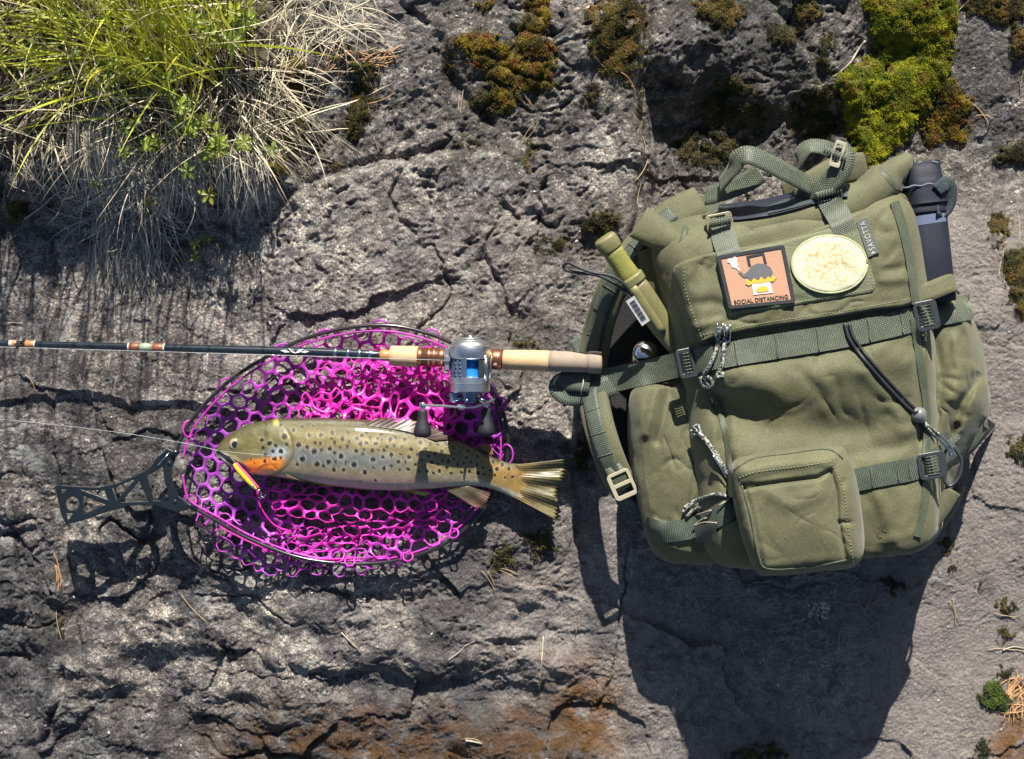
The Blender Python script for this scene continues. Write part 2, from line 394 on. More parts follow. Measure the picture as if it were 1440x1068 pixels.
def fishmat():
    t = NT('trout_skin'); a = t.n('ShaderNodeAttribute', attribute_name='Col'); uv = t.tc('UV')
    mp = t.n('ShaderNodeMapping', i_Vector=uv); mp.inputs['Rotation'].default_value = (0, 0, math.radians(45)); mp.inputs['Scale'].default_value = (1/0.0019, 1/0.0019, 1)
    ck = t.n('ShaderNodeTexVoronoi', i_Vector=mp.outputs[0], i_Scale=1.0, i_Randomness=0.12)
    d = ck.outputs[0]
    sc = t.n('ShaderNodeAttribute', attribute_name='Scale').outputs[2]
    var = t.mix(sc, (1, 1, 1, 1), t.ramp(d, [(0.15, 1.45), (0.60, 0.28)]))
    c = t.mix(1.0, a.outputs[0], var, 'MULTIPLY')
    c = t.mix(1.0, c, t.ramp(t.noise(70, 4), [(0.3, 0.82), (0.7, 1.15)]), 'MULTIPLY')
    return t.set(col=c, rough=0.34, metal=0.1, spec=0.5, coat=0.6, coatr=0.11, nrm=t.bump(t.noise(38, 5, 0.6), 0.5, 0.003, t.bump(d, 0.6, -0.0008)))
M['fish'] = fishmat()
M['fin'] = attrmat('fin', 0.35, 0.3, 300, transl=0.35, coat=0.4)
M['eye'] = simple('eye_gold', (0.42, 0.33, 0.2), 0.15, 0.3, 0.3, 500, coat=1.0)
M['pupil'] = simple('eye_pupil', (0.01, 0.015, 0.03), 0.05, 0, 0.0, 60, coat=1.0)
M['lure_y'] = simple('yellow_lure', (0.85, 0.55, 0.02), 0.3, 0, 0.25, 500, 0.5, 700, coat=0.6)
M['lure_p'] = simple('pink_lure', (0.85, 0.10, 0.22), 0.3, 0, 0.2, 300, coat=0.6)
M['patch_tan'] = simple('tan_embroidery', (0.40, 0.225, 0.145), 0.85, 0, 0.2, 900, 0.6, 1200)
M['patch_black'] = simple('black_embroidery', (0.02, 0.022, 0.028), 0.85, 0, 0.4, 900, 0.6, 1200)
M['patch_grey'] = simple('grey_embroidery', (0.10, 0.10, 0.11), 0.85, 0, 0.6, 800, 0.6, 1200)
M['patch_white'] = simple('white_embroidery', (0.48, 0.48, 0.47), 0.85, 0, 0.2, 900, 0.6, 1200)
M['patch_yellow'] = simple('yellow_embroidery', (0.65, 0.36, 0.03), 0.8, 0, 0.2, 900, 0.6, 1200)
M['rimgreen'] = simple('pale_green_rim', (0.34, 0.37, 0.19), 0.6, 0, 0.1, 400)
def ovalmat():
    t = NT('glow_patch'); g = t.tc('UV')
    n = t.n('ShaderNodeTexNoise', i_Vector=g, i_Scale=8.0, i_Detail=5.0, i_Roughness=0.7).outputs[0]
    d = t.n('ShaderNodeVectorMath', operation='LENGTH', i_0=g).outputs['Value']
    k = t.math('MULTIPLY', t.ramp(n, [(0.50, 0.0), (0.56, 0.85)]), t.ramp(d, [(0.62, 1.0), (0.8, 0.0)]))
    c = t.mix(k, t.mix(t.noise(700, 2), (0.42, 0.42, 0.28), (0.55, 0.53, 0.40)), (0.50, 0.26, 0.09))
    return t.set(col=c, rough=0.7, nrm=t.bump(n, 0.5, 0.001))
M['oval'] = ovalmat()
M['tagcloth'] = simple('grey_woven_tag', (0.075, 0.08, 0.075), 0.7, 0, 0.25, 600, 0.4, 900)
M['tagtext'] = simple('grey_woven_letters', (0.36, 0.38, 0.33), 0.7)
M['knife_h'] = simple('yellow_green_grip', (0.21, 0.205, 0.05), 0.55, 0, 0.2, 300, 0.8, 500, 0.0008)
M['knife_o'] = simple('olive_grip_rubber', (0.155, 0.145, 0.062), 0.5, 0, 0.2, 200, 0.4, 600)
M['wrapgreen'] = simple('grey_green_wrap', (0.26, 0.33, 0.24), 0.35, 0, 0.1, 200, coat=0.5)
M['line'] = simple('nylon_line', (0.55, 0.6, 0.62), 0.1, 0, 0.0, 60)
M['needle'] = simple('dry_pine_needle', (0.36, 0.27, 0.17), 0.6, 0, 0.35, 60)
M['needle_o'] = simple('orange_pine_needle', (0.45, 0.25, 0.11), 0.6, 0, 0.4, 60)
M['bark'] = simple('bleached_twig', (0.33, 0.29, 0.24), 0.8, 0, 0.3, 120, 0.5, 400)
M['lichenw'] = simple('white_lichen', (0.55, 0.55, 0.52), 0.9, 0, 0.3, 300, 1.0, 400, 0.002)

# ------------------------------------------------------------------ rock slab
GROOVES = [  # polyline (px), half width px, depth
    ([(905, -60), (908, 60), (900, 150), (903, 240), (898, 330), (905, 420)], 7, 0.022),
    ([(380, 300), (400, 278), (430, 262), (462, 240), (500, 226), (560, 222), (640, 214)], 7, 0.008),
    ([(770, 60), (750, 150), (742, 200), (745, 250), (735, 290)], 7, 0.008),
    ([(620, 60), (632, 110), (660, 150), (690, 175)], 9, 0.008),
    ([(488, 80), (505, 130), (490, 180), (484, 230)], 10, 0.012),
    ([(60, 330), (72, 430), (62, 500), (66, 610), (80, 700), (76, 780), (84, 880), (95, 920)], 4, 0.008),
    ([(168, 400), (176, 470), (172, 530), (183, 585)], 3, 0.005),
    ([(545, -20), (560, 10), (600, 40)], 5, 0.008),
    ([(375, 290), (378, 360), (372, 430), (368, 480)], 5, 0.005),
    ([(330, 935), (380, 905), (410, 950), (480, 960)], 6, 0.005),
    ([(1085, 0), (1120, 60), (1160, 110)], 8, 0.006),
    ([(790, 560), (800, 640), (815, 720), (800, 800)], 5, 0.006),
    ([(30, 1060), (60, 1000), (70, 950)], 4, 0.008),
    ([(770, 880), (762, 940), (758, 985)], 3, 0.004),
]
def gz(x, y, fine=True):
    x = np.asarray(x, float); y = np.asarray(y, float)
    wx = x+0.012*fbm(x*9, y*9, 3, 91); wy = y+0.012*fbm(x*9+7, y*9, 3, 92)
    X = wx/S+720; Y = 534-wy/S
    h = 0.034*ss(260, 0, Y)-0.030*ss(640, 1068, Y)
    n = fbm(x*14, y*14, 3, 5)
    h = h+0.048*ss(-10, 75, 292-Y+n*70)*ss(-10, 90, 420-X+n*60)
    h = h-0.020*ss(410, 340, X)*ss(270, 330, Y)-0.018*ss(600, 760, Y)*ss(430, 230, X)
    h = h-0.014*ss(898, 912, X)*ss(360, 280, Y)
    h = h-0.048*ss(70, 190, Y-0.10*(X-1000)+n*40)*ss(900, 925, X)*ss(1200, 1150, X)*ss(420, 300, Y)
    h = h-0.030*ss(-5, 12, (X-1200)*0.8+n*50)*ss(30, 90, Y)*ss(260, 200, Y)*ss(1400, 1300, X)*0.4
    h = h+0.012*ss(215, 240, Y+0.12*(X-560))*ss(400, 480, X)*ss(900, 700, X)*ss(520, 240, Y)
    h = h-0.012*ss(900, 1000, Y)*ss(900, 780, X)
    for pts, wd, dp in GROOVES:
        wd2 = wd*(1+0.5*n)
        h = h-dp*np.exp(-(segdist(X, Y, pts)/wd2)**2)
    rough = 0.35+0.65*ss(1330, 1180, X)
    rough = rough*(1-0.45*ss(560, 800, Y)*ss(780, 860, X))
    slab = ss(400, 350, X)*ss(280, 340, Y)*ss(760, 640, Y)            # worn smooth slab below the tussock
    pale = ss(440, 500, X)*ss(700, 620, X)*ss(190, 130, Y)
    rough = rough*(1-0.55*slab)*(1-0.4*pale)
    h = h+0.017*fbm(x*5, y*5, 3, 11)
    h = h+0.0068*rough*fbm(wx*16, wy*16, 3, 21)
    ca, sa = math.cos(0.75), math.sin(0.75)
    u = wx*ca+wy*sa; v = -wx*sa+wy*ca
    up = ss(540, 300, Y)
    q1 = x+0.014*fbm(x*24, y*24, 3, 81); q2 = y+0.014*fbm(x*24, y*24, 3, 82)
    h = h+0.0070*(0.3+0.7*rough)*facets(q1*8, q2*11, 101)
    h = h+0.0020*rough*facets(q1*26, q2*34, 105)*ss(-.25, .2, fbm(x*9, y*9, 2, 131))
    h = h+0.0080*rough*up*ridged(v*13, u*4, 3, 31)*ss(-.3, .2, fbm(x*6, y*6, 2, 133))
    h = h+0.0020*rough*up*ridged(v*60, u*22, 2, 33)
    h = h+0.0055*rough*(1-up)*ridged(y*15+x*3, x*4.5, 3, 37)*ss(-.3, .2, fbm(x*5, y*5, 2, 134))
    h = h+0.022*ss(760, 860, Y)*ss(900, 800, X)*fbm(wx*8, wy*13, 3, 161)
    h = h+0.010*slab*fbm(wx*9, wy*6, 2, 162)
    # long joints in the rock
    jn = fbm(q1*7+2, q2*3.5, 3, 141); h = h-0.008*(0.4+0.6*rough)*np.exp(-(jn/0.016)**2)*ss(0.18, .36, fbm(x*3.5, y*3.5, 2, 142))
    jn = fbm(q1*3+8, q2*8, 3, 145); h = h-0.006*rough*np.exp(-(jn/0.02)**2)*ss(0.08, .3, fbm(x*4+5, y*4, 2, 146))
    pit = fbm(wx*42+3, wy*60, 4, 47); h = h-0.009*rough*np.clip(pit-0.18, 0, 1)*3*up*ss(-.1, .25, fbm(x*8+4, y*8, 2, 135))
    if fine:
        h = h+0.0023*(0.35+rough*0.65)*ridged(q1*80, q2*105, 3, 55)*(0.4+1.0*ss(-.3, .3, fbm(x*12, y*12, 2, 151)))
        h = h+0.0010*(0.3+rough*.7)*facets(q1*110, q2*150, 121)
        h = h+0.0013*fbm(x*330, y*330, 2, 61)
    return h
def ground(px, py, lift=0.0):
    px = np.atleast_1d(np.asarray(px, float)); py = np.atleast_1d(np.asarray(py, float)); z = np.zeros(px.shape)
    for _ in range(5):
        f = (CH-z)/CH; x = (px-720)*S*f; y = (534-py)*S*f; z = gzi(x, y)
    z = z+lift; f = (CH-z)/CH
    return np.stack([(px-720)*S*f, (534-py)*S*f, z], -1)
def gp(px, py, lift=0.0): return ground(px, py, lift)[0]
def gzi(x, y):
    x = np.asarray(x, float); y = np.asarray(y, float); sh = x.shape; x = np.atleast_1d(x); y = np.atleast_1d(y)
    a = np.clip((x-FX0)/st, 0, FN[1]-1.001); b = np.clip((y-FY0)/st, 0, FN[0]-1.001); i = a.astype(int); j = b.astype(int); u = a-i; v = b-j
    z = (FG[j, i]*(1-u)+FG[j, i+1]*u)*(1-v)+(FG[j+1, i]*(1-u)+FG[j+1, i+1]*u)*v
    return z.reshape(sh)
st = 0.00165
def axis(lim):
    c = np.arange(-lim, lim+st, st); out = [c[-1]]; d = st
    while out[-1] < 9: d *= 1.22; out.append(out[-1]+d)
    e = np.array(out[1:]); return np.concatenate([-e[::-1], c, e])
gx = axis(0.70); gy = axis(0.54)
GX, GY = np.meshgrid(gx, gy); GZ = gz(GX, GY)
_a = np.where(np.abs(gx) < 0.701)[0]; _b = np.where(np.abs(gy) < 0.541)[0]; FG = GZ[_b[0]:_b[-1]+1, _a[0]:_a[-1]+1]; FX0 = gx[_a[0]]; FY0 = gy[_b[0]]; FN = FG.shape
V = np.stack([GX.ravel(), GY.ravel(), GZ.ravel()], 1)
ny, nx = GX.shape; I = np.arange(nx*ny).reshape(ny, nx)
F = np.stack([I[:-1, :-1].ravel(), I[:-1, 1:].ravel(), I[1:, 1:].ravel(), I[1:, :-1].ravel()], 1)
PX, PY = toPX(GX.ravel(), GY.ravel(), GZ.ravel()); PX = PX+18*fbm(GX.ravel()*20, GY.ravel()*20, 3, 71); PY = PY+24*fbm(GX.ravel()*20, GY.ravel()*20, 3, 72)
rust = ss(965, 1045, PY)*ss(180, 420, PX)*ss(900, 800, PX)*1.0+1.0*np.exp(-((PX-825)/50)**2-((PY-985)/52)**2)+1.1*np.exp(-((PX-1425)/28)**2-((PY-1045)/42)**2)
rust = rust+0.5*np.exp(-((PX-1290)/40)**2-((PY-70)/60)**2)
pink = ss(1180, 1300, PX)*ss(200, 480, PY)+0.35*ss(640, 760, PY)*ss(560, 800, PX)+0.3*ss(380, 560, PX)*ss(220, 330, PY)
wn = fbm(GX.ravel()*7, GY.ravel()*7, 3, 171); wet_shade = 0.75*ss(0.02, 0.16, wn)*ss(700, 800, PY)*ss(960, 860, PX)+0.6*ss(0.05, 0.2, wn)*ss(420, 380, PX)*ss(290, 330, PY)+ss(935, 1040, PY)*ss(880, 780, PX)*0.9+0.5*np.exp(-((PX-150)/90)**2-((PY-790)/50)**2)+0.55*ss(905, 940, PX)*ss(300, 200, PY)*ss(1200, 1100, PX)  # wet rock; also painted shadow of net handle and shade right of crack
msk = np.clip(np.stack([rust, pink, wet_shade], 1), 0, 1)
rock = mesh('ground_rock', V, F, M['rock'], col=msk, kind='structure'); MOSSN = []

# ------------------------------------------------------------------ moss
MOSSC = {'bright': [(0.34, 0.35, 0.008), (0.17, 0.20, 0.007), (0.26, 0.21, 0.015)], 'gold': [(0.30, 0.22, 0.02), (0.12, 0.10, 0.018), (0.25, 0.11, 0.022)],
         'brown': [(0.19, 0.15, 0.035), (0.075, 0.068, 0.022), (0.24, 0.15, 0.04)], 'dark': [(0.12, 0.11, 0.04), (0.045, 0.047, 0.02), (0.14, 0.11, 0.04)],
         'green': [(0.12, 0.17, 0.03), (0.06, 0.09, 0.02), (0.15, 0.16, 0.05)]}
def moss(poly, tone, label, height=0.012, dens=1.0, sp=1.15, group=None):
    poly = catmull(poly, 6, True); x0, y0 = poly.min(0)-8; x1, y1 = poly.max(0)+8
    MOSSN.append((*poly.mean(0), math.sqrt((x1-x0)*(y1-y0))/2)); height = height*0.58
    g = 3.0 if max(x1-x0, y1-y0) < 90 else 4.0
    XX, YY = np.meshgrid(np.arange(x0, x1+g, g), np.arange(y0, y1+g, g))
    def hgt(X, Y):
        Xn = X+9*noise2(X/22, Y/22, 5)+5*noise2(X/9, Y/9, 6); Yn = Y+9*noise2(X/22, Y/22, 15)+5*noise2(X/9, Y/9, 16)
        ins = inpoly(Xn, Yn, poly); d = segdist(Xn, Yn, [tuple(p) for p in poly]+[tuple(poly[0])])
        e = np.where(ins, d, -d)
        sz = min(x1-x0, y1-y0)*0.35
        f = np.clip(e/min(sz, 26), -0.3, 1); dome = np.where(f > 0, np.sqrt(np.clip(1-(1-f)**2, 0, 1)), f)
        cl = noise2(X/19+3, Y/19, 8); fn = noise2(X/6.5, Y/6.5, 18)
        hole = (cl+0.55*fn) < (-0.75+0.75*(1-dens))
        frayed = (e < 9*(1.15-dens*0.6)) & (fn < 0.05)
        return dome*height*(0.85+0.24*cl+0.09*fn+0.28*noise2(X/45, Y/45, 9)), ins & ~hole & ~frayed
    H, ins = hgt(XX.ravel(), YY.ravel())
    base = ground(XX.ravel(), YY.ravel()); base[:, 2] += np.where(ins, H-0.001, -0.004)
    ny, nx = XX.shape; I = np.arange(nx*ny).reshape(ny, nx); F = np.stack([I[:-1, :-1].ravel(), I[1:, :-1].ravel(), I[1:, 1:].ravel(), I[:-1, 1:].ravel()], 1)
    F = F[ins[F].any(1)]
    used = np.unique(F); mp = -np.ones(len(base), int); mp[used] = np.arange(len(used))
    C = [np.array(c) for c in MOSSC[tone]]
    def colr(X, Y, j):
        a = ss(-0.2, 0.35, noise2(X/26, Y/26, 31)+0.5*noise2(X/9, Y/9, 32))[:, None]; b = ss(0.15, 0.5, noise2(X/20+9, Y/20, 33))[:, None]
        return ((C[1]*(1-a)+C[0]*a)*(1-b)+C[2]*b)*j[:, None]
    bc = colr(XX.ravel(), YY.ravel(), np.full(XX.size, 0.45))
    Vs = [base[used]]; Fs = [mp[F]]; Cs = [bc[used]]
    # little shoots
    N = int((x1-x0)*(y1-y0)/(sp*sp)); X = rng.uniform(x0, x1, N); Y = rng.uniform(y0, y1, N); H, ins = hgt(X, Y); X, Y, H = X[ins], Y[ins], H[ins]; N = len(X)
    p = ground(X, Y); p[:, 2] += H-0.0008
    cc = colr(X, Y, rng.uniform(0.55, 1.6, N))
    L = rng.uniform(0.0009, 0.0022, N)*(0.8+0.2/ max(dens, .3))
    tv = []; 
    for k in range(3):
        a = rng.uniform(0, 2*math.pi, N); w_ = rng.uniform(0.00028, 0.0005, N); sp_ = rng.uniform(0.2, 1.0, N)
        d = np.stack([np.cos(a)*sp_, np.sin(a)*sp_, np.ones(N)], 1); d /= np.linalg.norm(d, axis=1)[:, None]
        s_ = np.stack([-np.sin(a), np.cos(a), np.zeros(N)], 1)*w_[:, None]
        mid = p+d*(L*0.55)[:, None]
        tv.append(np.stack([p, mid+s_, p+d*L[:, None], mid-s_], 1))
    T = np.concatenate(tv).reshape(-1, 3); FT = np.arange(len(T)).reshape(-1, 4); CT = np.repeat(np.concatenate([cc]*3), 4, axis=0)
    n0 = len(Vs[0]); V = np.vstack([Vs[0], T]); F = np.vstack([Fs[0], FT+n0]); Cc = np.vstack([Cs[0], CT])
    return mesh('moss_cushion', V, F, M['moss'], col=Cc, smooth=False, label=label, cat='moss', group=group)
def blob(cx, cy, rx, ry, n=9, j=0.22):
    r = random.Random(int(cx*7+cy)); return [(cx+rx*(1+r.uniform(-j, j))*math.cos(2*math.pi*i/n), cy+ry*(1+r.uniform(-j, j))*math.sin(2*math.pi*i/n)) for i in range(n)]
moss([(1222, -20), (1300, -25), (1345, -10), (1348, 40), (1338, 90), (1325, 130), (1300, 165), (1270, 205), (1240, 228), (1205, 240), (1190, 200), (1182, 150), (1178, 110), (1200, 85), (1232, 70), (1216, 30)], 'bright', 'large bright yellow-green moss cushion on the rock above the backpack', 0.022, 0.95)
moss([(1312, 108), (1350, 115), (1368, 150), (1362, 190), (1330, 208), (1296, 205), (1292, 175), (1310, 150)], 'gold', 'golden brown moss clump to the right of the bright green cushion', 0.014, 0.8)
moss([(640, 60), (680, 42), (722, 50), (738, -15), (772, -15), (778, 40), (788, 85), (768, 128), (735, 138), (712, 165), (694, 150), (680, 110), (655, 90)], 'gold', 'large rusty gold moss patch at the top centre of the rock', 0.013, 0.75)
moss([(826, 15), (870, -10), (905, 10), (906, 80), (880, 118), (845, 110), (828, 70)], 'brown', 'dark olive brown moss patch left of the vertical crack', 0.011, 0.7)
moss([(506, 85), (530, 92), (528, 130), (520, 165), (508, 196), (486, 196), (488, 160), (498, 120)], 'brown', 'brown green moss column in the crack right of the grass', 0.014, 0.85)
moss(blob(690, 145, 30, 25), 'dark', 'dark brown moss hanging under the rusty gold patch', 0.008, 0.6)
moss(blob(1010, 15, 36, 26), 'brown', 'brown moss clump near the top edge above the backpack handle', 0.012, 0.8)
moss(blob(1104, 47, 27, 20), 'dark', 'round dark olive moss cushion left of the bright green moss', 0.013, 0.95)
moss(blob(1131, 20, 21, 22), 'brown', 'small olive moss cushion above the round dark one', 0.012, 0.9)
moss(blob(1160, 70, 12, 32), 'dark', 'narrow dark moss strip beside the bright green moss', 0.008, 0.7)
moss(blob(1030, 150, 52, 42), 'dark', 'ragged blackish moss patch in the hollow right of the crack', 0.008, 0.4)
moss(blob(1150, 160, 42, 42), 'dark', 'ragged dark moss joining the left side of the bright moss', 0.009, 0.55)
moss(blob(1000, 212, 55, 26), 'dark', 'dark flat moss behind the backpack grab handle', 0.008, 0.5)
moss([(1352, -20), (1445, -20), (1450, 20), (1418, 38), (1385, 30), (1360, 22)], 'brown', 'olive brown moss strip at the upper right corner', 0.012, 0.85)
moss(blob(1432, 62, 18, 24), 'brown', 'brown moss tuft on the right edge below the corner strip', 0.012, 0.8)
moss(blob(1428, 215, 28, 22), 'dark', 'round olive moss cushion by the white lichen at the right edge', 0.014, 0.95)
moss(blob(1405, 318, 18, 28), 'brown', 'small sparse brown moss right of the navy tube case', 0.009, 0.6)
moss([(1408, 360), (1450, 350), (1450, 450), (1425, 438), (1412, 405)], 'brown', 'golden brown moss on the right edge beside the backpack', 0.013, 0.8)
moss(blob(1430, 632, 17, 22), 'dark', 'dark moss crumbs at the right edge level with the carabiner', 0.007, 0.55)
moss(blob(1333, 766, 14, 14), 'dark', 'small round dark moss cushion just right of the backpack bottom', 0.010, 1.0)
moss(blob(1338, 797, 7, 8), 'dark', 'tiny dark moss dot below the small round cushion', 0.006, 1.0)
moss(blob(1374, 821, 8, 8), 'dark', 'tiny dark moss dot on the pinkish rock', 0.005, 0.9)
moss(blob(1418, 854, 15, 12), 'dark', 'dark grey moss crumb above the two lower ones at right', 0.007, 0.8)
moss(blob(1413, 889, 13, 14), 'dark', 'round grey green moss crumb near the lower right edge', 0.008, 0.95)
moss(blob(1383, 1053, 15, 15), 'dark', 'dark moss crumb at the lower right bottom edge', 0.008, 0.9)
moss(blob(1397, 983, 25, 24), 'green', 'fresh green moss cushion at the lower right next to rusty needles', 0.014, 0.95)
moss(blob(1414, 948, 13, 14), 'dark', 'small grey moss above the fresh green cushion', 0.007, 0.8)
moss(blob(743, 218, 10, 28), 'brown', 'narrow brown moss in the crack below the rusty gold patch', 0.008, 0.8)
moss(blob(898, 150, 10, 40), 'dark', 'dark moss lining the vertical crack', 0.008, 0.6)
moss(blob(834, 132, 13, 12), 'dark', 'little dark moss spot below the olive brown patch', 0.006, 0.6)
moss(blob(632, 90, 10, 28), 'dark', 'thin olive moss strip left of the rusty gold patch', 0.008, 0.7)
moss(blob(660, 203, 17, 8), 'dark', 'flat dark moss spot on the grey ledge', 0.005, 0.6)
moss(blob(846, 315, 32, 22), 'dark', 'sparse brown moss on rock above the knife handle', 0.007, 0.45)
moss(blob(775, 345, 28, 14), 'dark', 'faint dark moss on rough rock left of the knife', 0.005, 0.4)
moss(blob(745, 482, 26, 10), 'brown', 'thin yellowish moss above the cork handle', 0.005, 0.4)
moss(blob(706, 785, 22, 22), 'dark', 'dark moss in shadow below the trout tail', 0.008, 0.7)
moss(blob(760, 765, 22, 20), 'dark', 'black green moss tuft right under the tail fin', 0.007, 0.6)
moss(blob(820, 650, 14, 34), 'dark', 'dark moss along the crack left of the shoulder strap', 0.007, 0.6)
moss(blob(24, 298, 15, 20), 'brown', 'small moss tuft on the left edge under the grass', 0.012, 0.8)
moss([(385, 95), (425, 70), (432, 130), (425, 200), (405, 245), (378, 250), (368, 190), (382, 140)], 'gold', 'golden moss along the right side of the grass tussock', 0.014, 0.75)
moss(blob(512, 98, 20, 12), 'green', 'small green moss top beside orange needles', 0.012, 0.8)
moss(blob(470, 232, 9, 9), 'brown', 'tiny moss spot on the rim of the grey ledge', 0.007, 0.8)
moss(blob(85, 885, 9, 14), 'dark', 'tiny moss bit in the crack on the lower left', 0.006, 0.7)
moss(blob(680, 8, 16, 9), 'brown', 'orange brown moss bit on the top edge', 0.01, 0.8)
moss(blob(1070, 1062, 52, 16), 'dark', 'black damp moss at the bottom edge in the backpack shadow', 0.006, 0.6)
moss(blob(1255, 822, 16, 14), 'dark', 'small black moss in the shadow below the backpack', 0.006, 0.8)

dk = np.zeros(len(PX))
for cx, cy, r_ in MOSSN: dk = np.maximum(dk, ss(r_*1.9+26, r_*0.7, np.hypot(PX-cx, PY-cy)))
dk = np.maximum(dk, 0.8*ss(905, 950, PX)*ss(1190, 1120, PX)*ss(290, 240, PY)*ss(10, 60, PY))  # paints shade into the hollow right of the crack
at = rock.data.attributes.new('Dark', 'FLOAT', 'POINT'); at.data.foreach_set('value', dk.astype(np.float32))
# ------------------------------------------------------------------ grass
def blades(n, root, direc, length, width, colf, droop=0.6, segs=6, curl=0.3, base_lift=0.0, follow=False):
    """root() -> px,py ; direc() -> dx,dy,dz ; returns arrays"""
    Vs = []; Cs = []; Fs = []
    R = np.array([root() for _ in range(n)]); B = ground(R[:, 0], R[:, 1], base_lift)
    D = np.array([direc(*R[i]) for i in range(n)]); D /= np.linalg.norm(D, axis=1)[:, None]
    L = np.array([length() for _ in range(n)]); W = np.array([width() for _ in range(n)])
    side = np.cross(D, np.array([0, 0, 1.0])+rng.normal(0, 0.4, (n, 3))); side /= np.linalg.norm(side, axis=1)[:, None]
    cr = rng.normal(0, curl, n); p = B.copy(); d = D.copy(); rows = []
    for k in range(segs+1):
        t = k/segs; ww = W*(1-t**2.2)*(0.7+0.3*min(1, t*4))+0.0001
        rows.append(np.stack([p-side*ww[:, None]/2, p+side*ww[:, None]/2], 1))
        d = d+np.stack([np.zeros(n), -0.12*np.ones(n)*droop*0.3, -droop*np.ones(n)], 1)/segs+side*(cr/segs)[:, None]
        d /= np.linalg.norm(d, axis=1)[:, None]; p = p+d*(L/segs)[:, None]
        if follow:
            g = gzi(p[:, 0], p[:, 1])+0.002; p[:, 2] = np.maximum(p[:, 2], g+rng.uniform(0, 0.004, n))
    A = np.stack(rows, 1)      # n, segs+1, 2, 3
    V = A.reshape(-1, 3); m = (segs+1)*2; F = []
    base = (np.arange(n)*m)[:, None]
    for k in range(segs): F.append(np.concatenate([base+2*k, base+2*k+1, base+2*k+3, base+2*k+2], 1))
    F = np.concatenate(F); C = np.repeat(np.array([colf() for _ in range(n)]), m, axis=0)
    return V, F, C
def join(parts):
    n = 0; V = []; F = []; C = []
    for v, f, c in parts: V.append(v); F.append(f+n); C.append(c); n += len(v)
    return np.vstack(V), np.vstack(F), np.vstack(C)
U = random.uniform; G = random.gauss
def gcol():
    t = U(0, 1); c = (0.38+0.22*t, 0.46+0.12*t, 0.035+0.03*t); k = U(0.55, 1.25); return tuple(x*k for x in c)
def scol():
    t = U(0, 1); k = U(0.5, 1.4); return ((0.47+0.12*t)*k, (0.41+0.11*t)*k, (0.29+0.08*t)*k)
def scolg():
    t = U(0, 1); k = U(0.5, 1.3); return ((0.36+0.10*t)*k, (0.345+0.09*t)*k, (0.31+0.06*t)*k)
parts = []
def root_main():
    while True:
        x, y = G(170, 110), G(60, 65)
        if -60 < x < 370 and -60 < y < 200 and (y < 190-0.3*abs(x-250)): return x, y
parts.append(blades(330, root_main, lambda x, y: (-0.35+G(0, .42), 0.35+G(0, .42), U(0.3, 1.3)), lambda: U(0.07, 0.20), lambda: U(0.0016, 0.0038), gcol, 0.6))
parts.append(blades(80, lambda: (G(262, 34), G(110, 30)), lambda x, y: (-0.2+G(0, .22), 0.5+G(0, .2), U(0.8, 1.4)), lambda: U(0.12, 0.25), lambda: U(0.0018, 0.0034), gcol, 0.7))
parts.append(blades(160, lambda: (U(-40, 180), U(20, 150)), lambda x, y: (-0.9+G(0, .3), 0.3+G(0, .4), U(0.2, 0.9)), lambda: U(0.05, 0.13), lambda: U(0.0014, 0.003), gcol, 1.0))
parts.append(blades(14, lambda: (U(55, 75), U(185, 200)), lambda x, y: (-0.8+G(0, .1), 0.5+G(0, .1), 0.3), lambda: U(0.05, 0.09), lambda: U(0.0014, 0.0022), gcol, 0.4))
V, F, C = join(parts); mesh('grass', V, F, M['grass'], col=C, smooth=True, kind='stuff', label='fresh green grass blades growing from the ledge at the upper left', cat='grass')
parts = []
# tall flowering culms that stand up past the top edge of the view
parts.append(blades(130, lambda: (U(-160, 380), U(-200, 20)), lambda x, y: (G(-.06, .12), G(.05, .12), 1.0), lambda: U(0.26, 0.50), lambda: U(0.0016, 0.0036), scol, 0.15, 7, 0.12))
# hanging dead thatch below the tussock
def rt():
    x = U(60, 390); return x, U(100, 215)-0.12*abs(x-250)
parts.append(blades(620, rt, lambda x, y: ((x-230)/420+G(0, .55), -0.8+G(0, .4), U(0.1, 0.9)), lambda: U(0.03, 0.12), lambda: U(0.0007, 0.0019), scol, 1.7, 8, 1.0, follow=True))
parts.append(blades(420, lambda: (U(95, 165), U(130, 190)), lambda x, y: (G(0.12, .12), -1, U(0.1, 0.6)), lambda: U(0.07, 0.12), lambda: U(0.0009, 0.0018), scolg, 1.6, 8, 0.3, follow=True))
parts.append(blades(420, lambda: (G(180, 34), G(285, 26)), lambda x, y: (G(0, 1), G(-.3, .8), 0.2), lambda: U(0.03, 0.09), lambda: U(0.0008, 0.0016), scolg, 0.8, 8, 1.8, follow=True))
parts.append(blades(60, lambda: (U(130, 250), U(320, 350)), lambda x, y: (G(-.05, .25), -1, 0.2), lambda: U(0.06, 0.11), lambda: U(0.0007, 0.0012), scolg, 1.0, 9, 0.8, follow=True))
parts.append(blades(120, lambda: (U(140, 230), U(290, 350)), lambda x, y: (G(-.1, .25), -1, 0.2), lambda: U(0.05, 0.10), lambda: U(0.0007, 0.0013), scolg, 1.0, 9, 1.0, follow=True))
parts.append(blades(130, lambda: (U(240, 380), U(200, 250)), lambda x, y: (G(0, .2), -1, 0.4), lambda: U(0.05, 0.09), lambda: U(0.0007, 0.0013), scolg, 1.4, 8, 0.5, follow=True))
parts.append(blades(1100, lambda: (U(-70, 430), U(-50, 200)), lambda x, y: (G(-.1, .8), G(0, .8), U(0.0, 0.9)), lambda: U(0.04, 0.14), lambda: U(0.0007, 0.0017), scol, 1.3, 7, 0.7, follow=True))
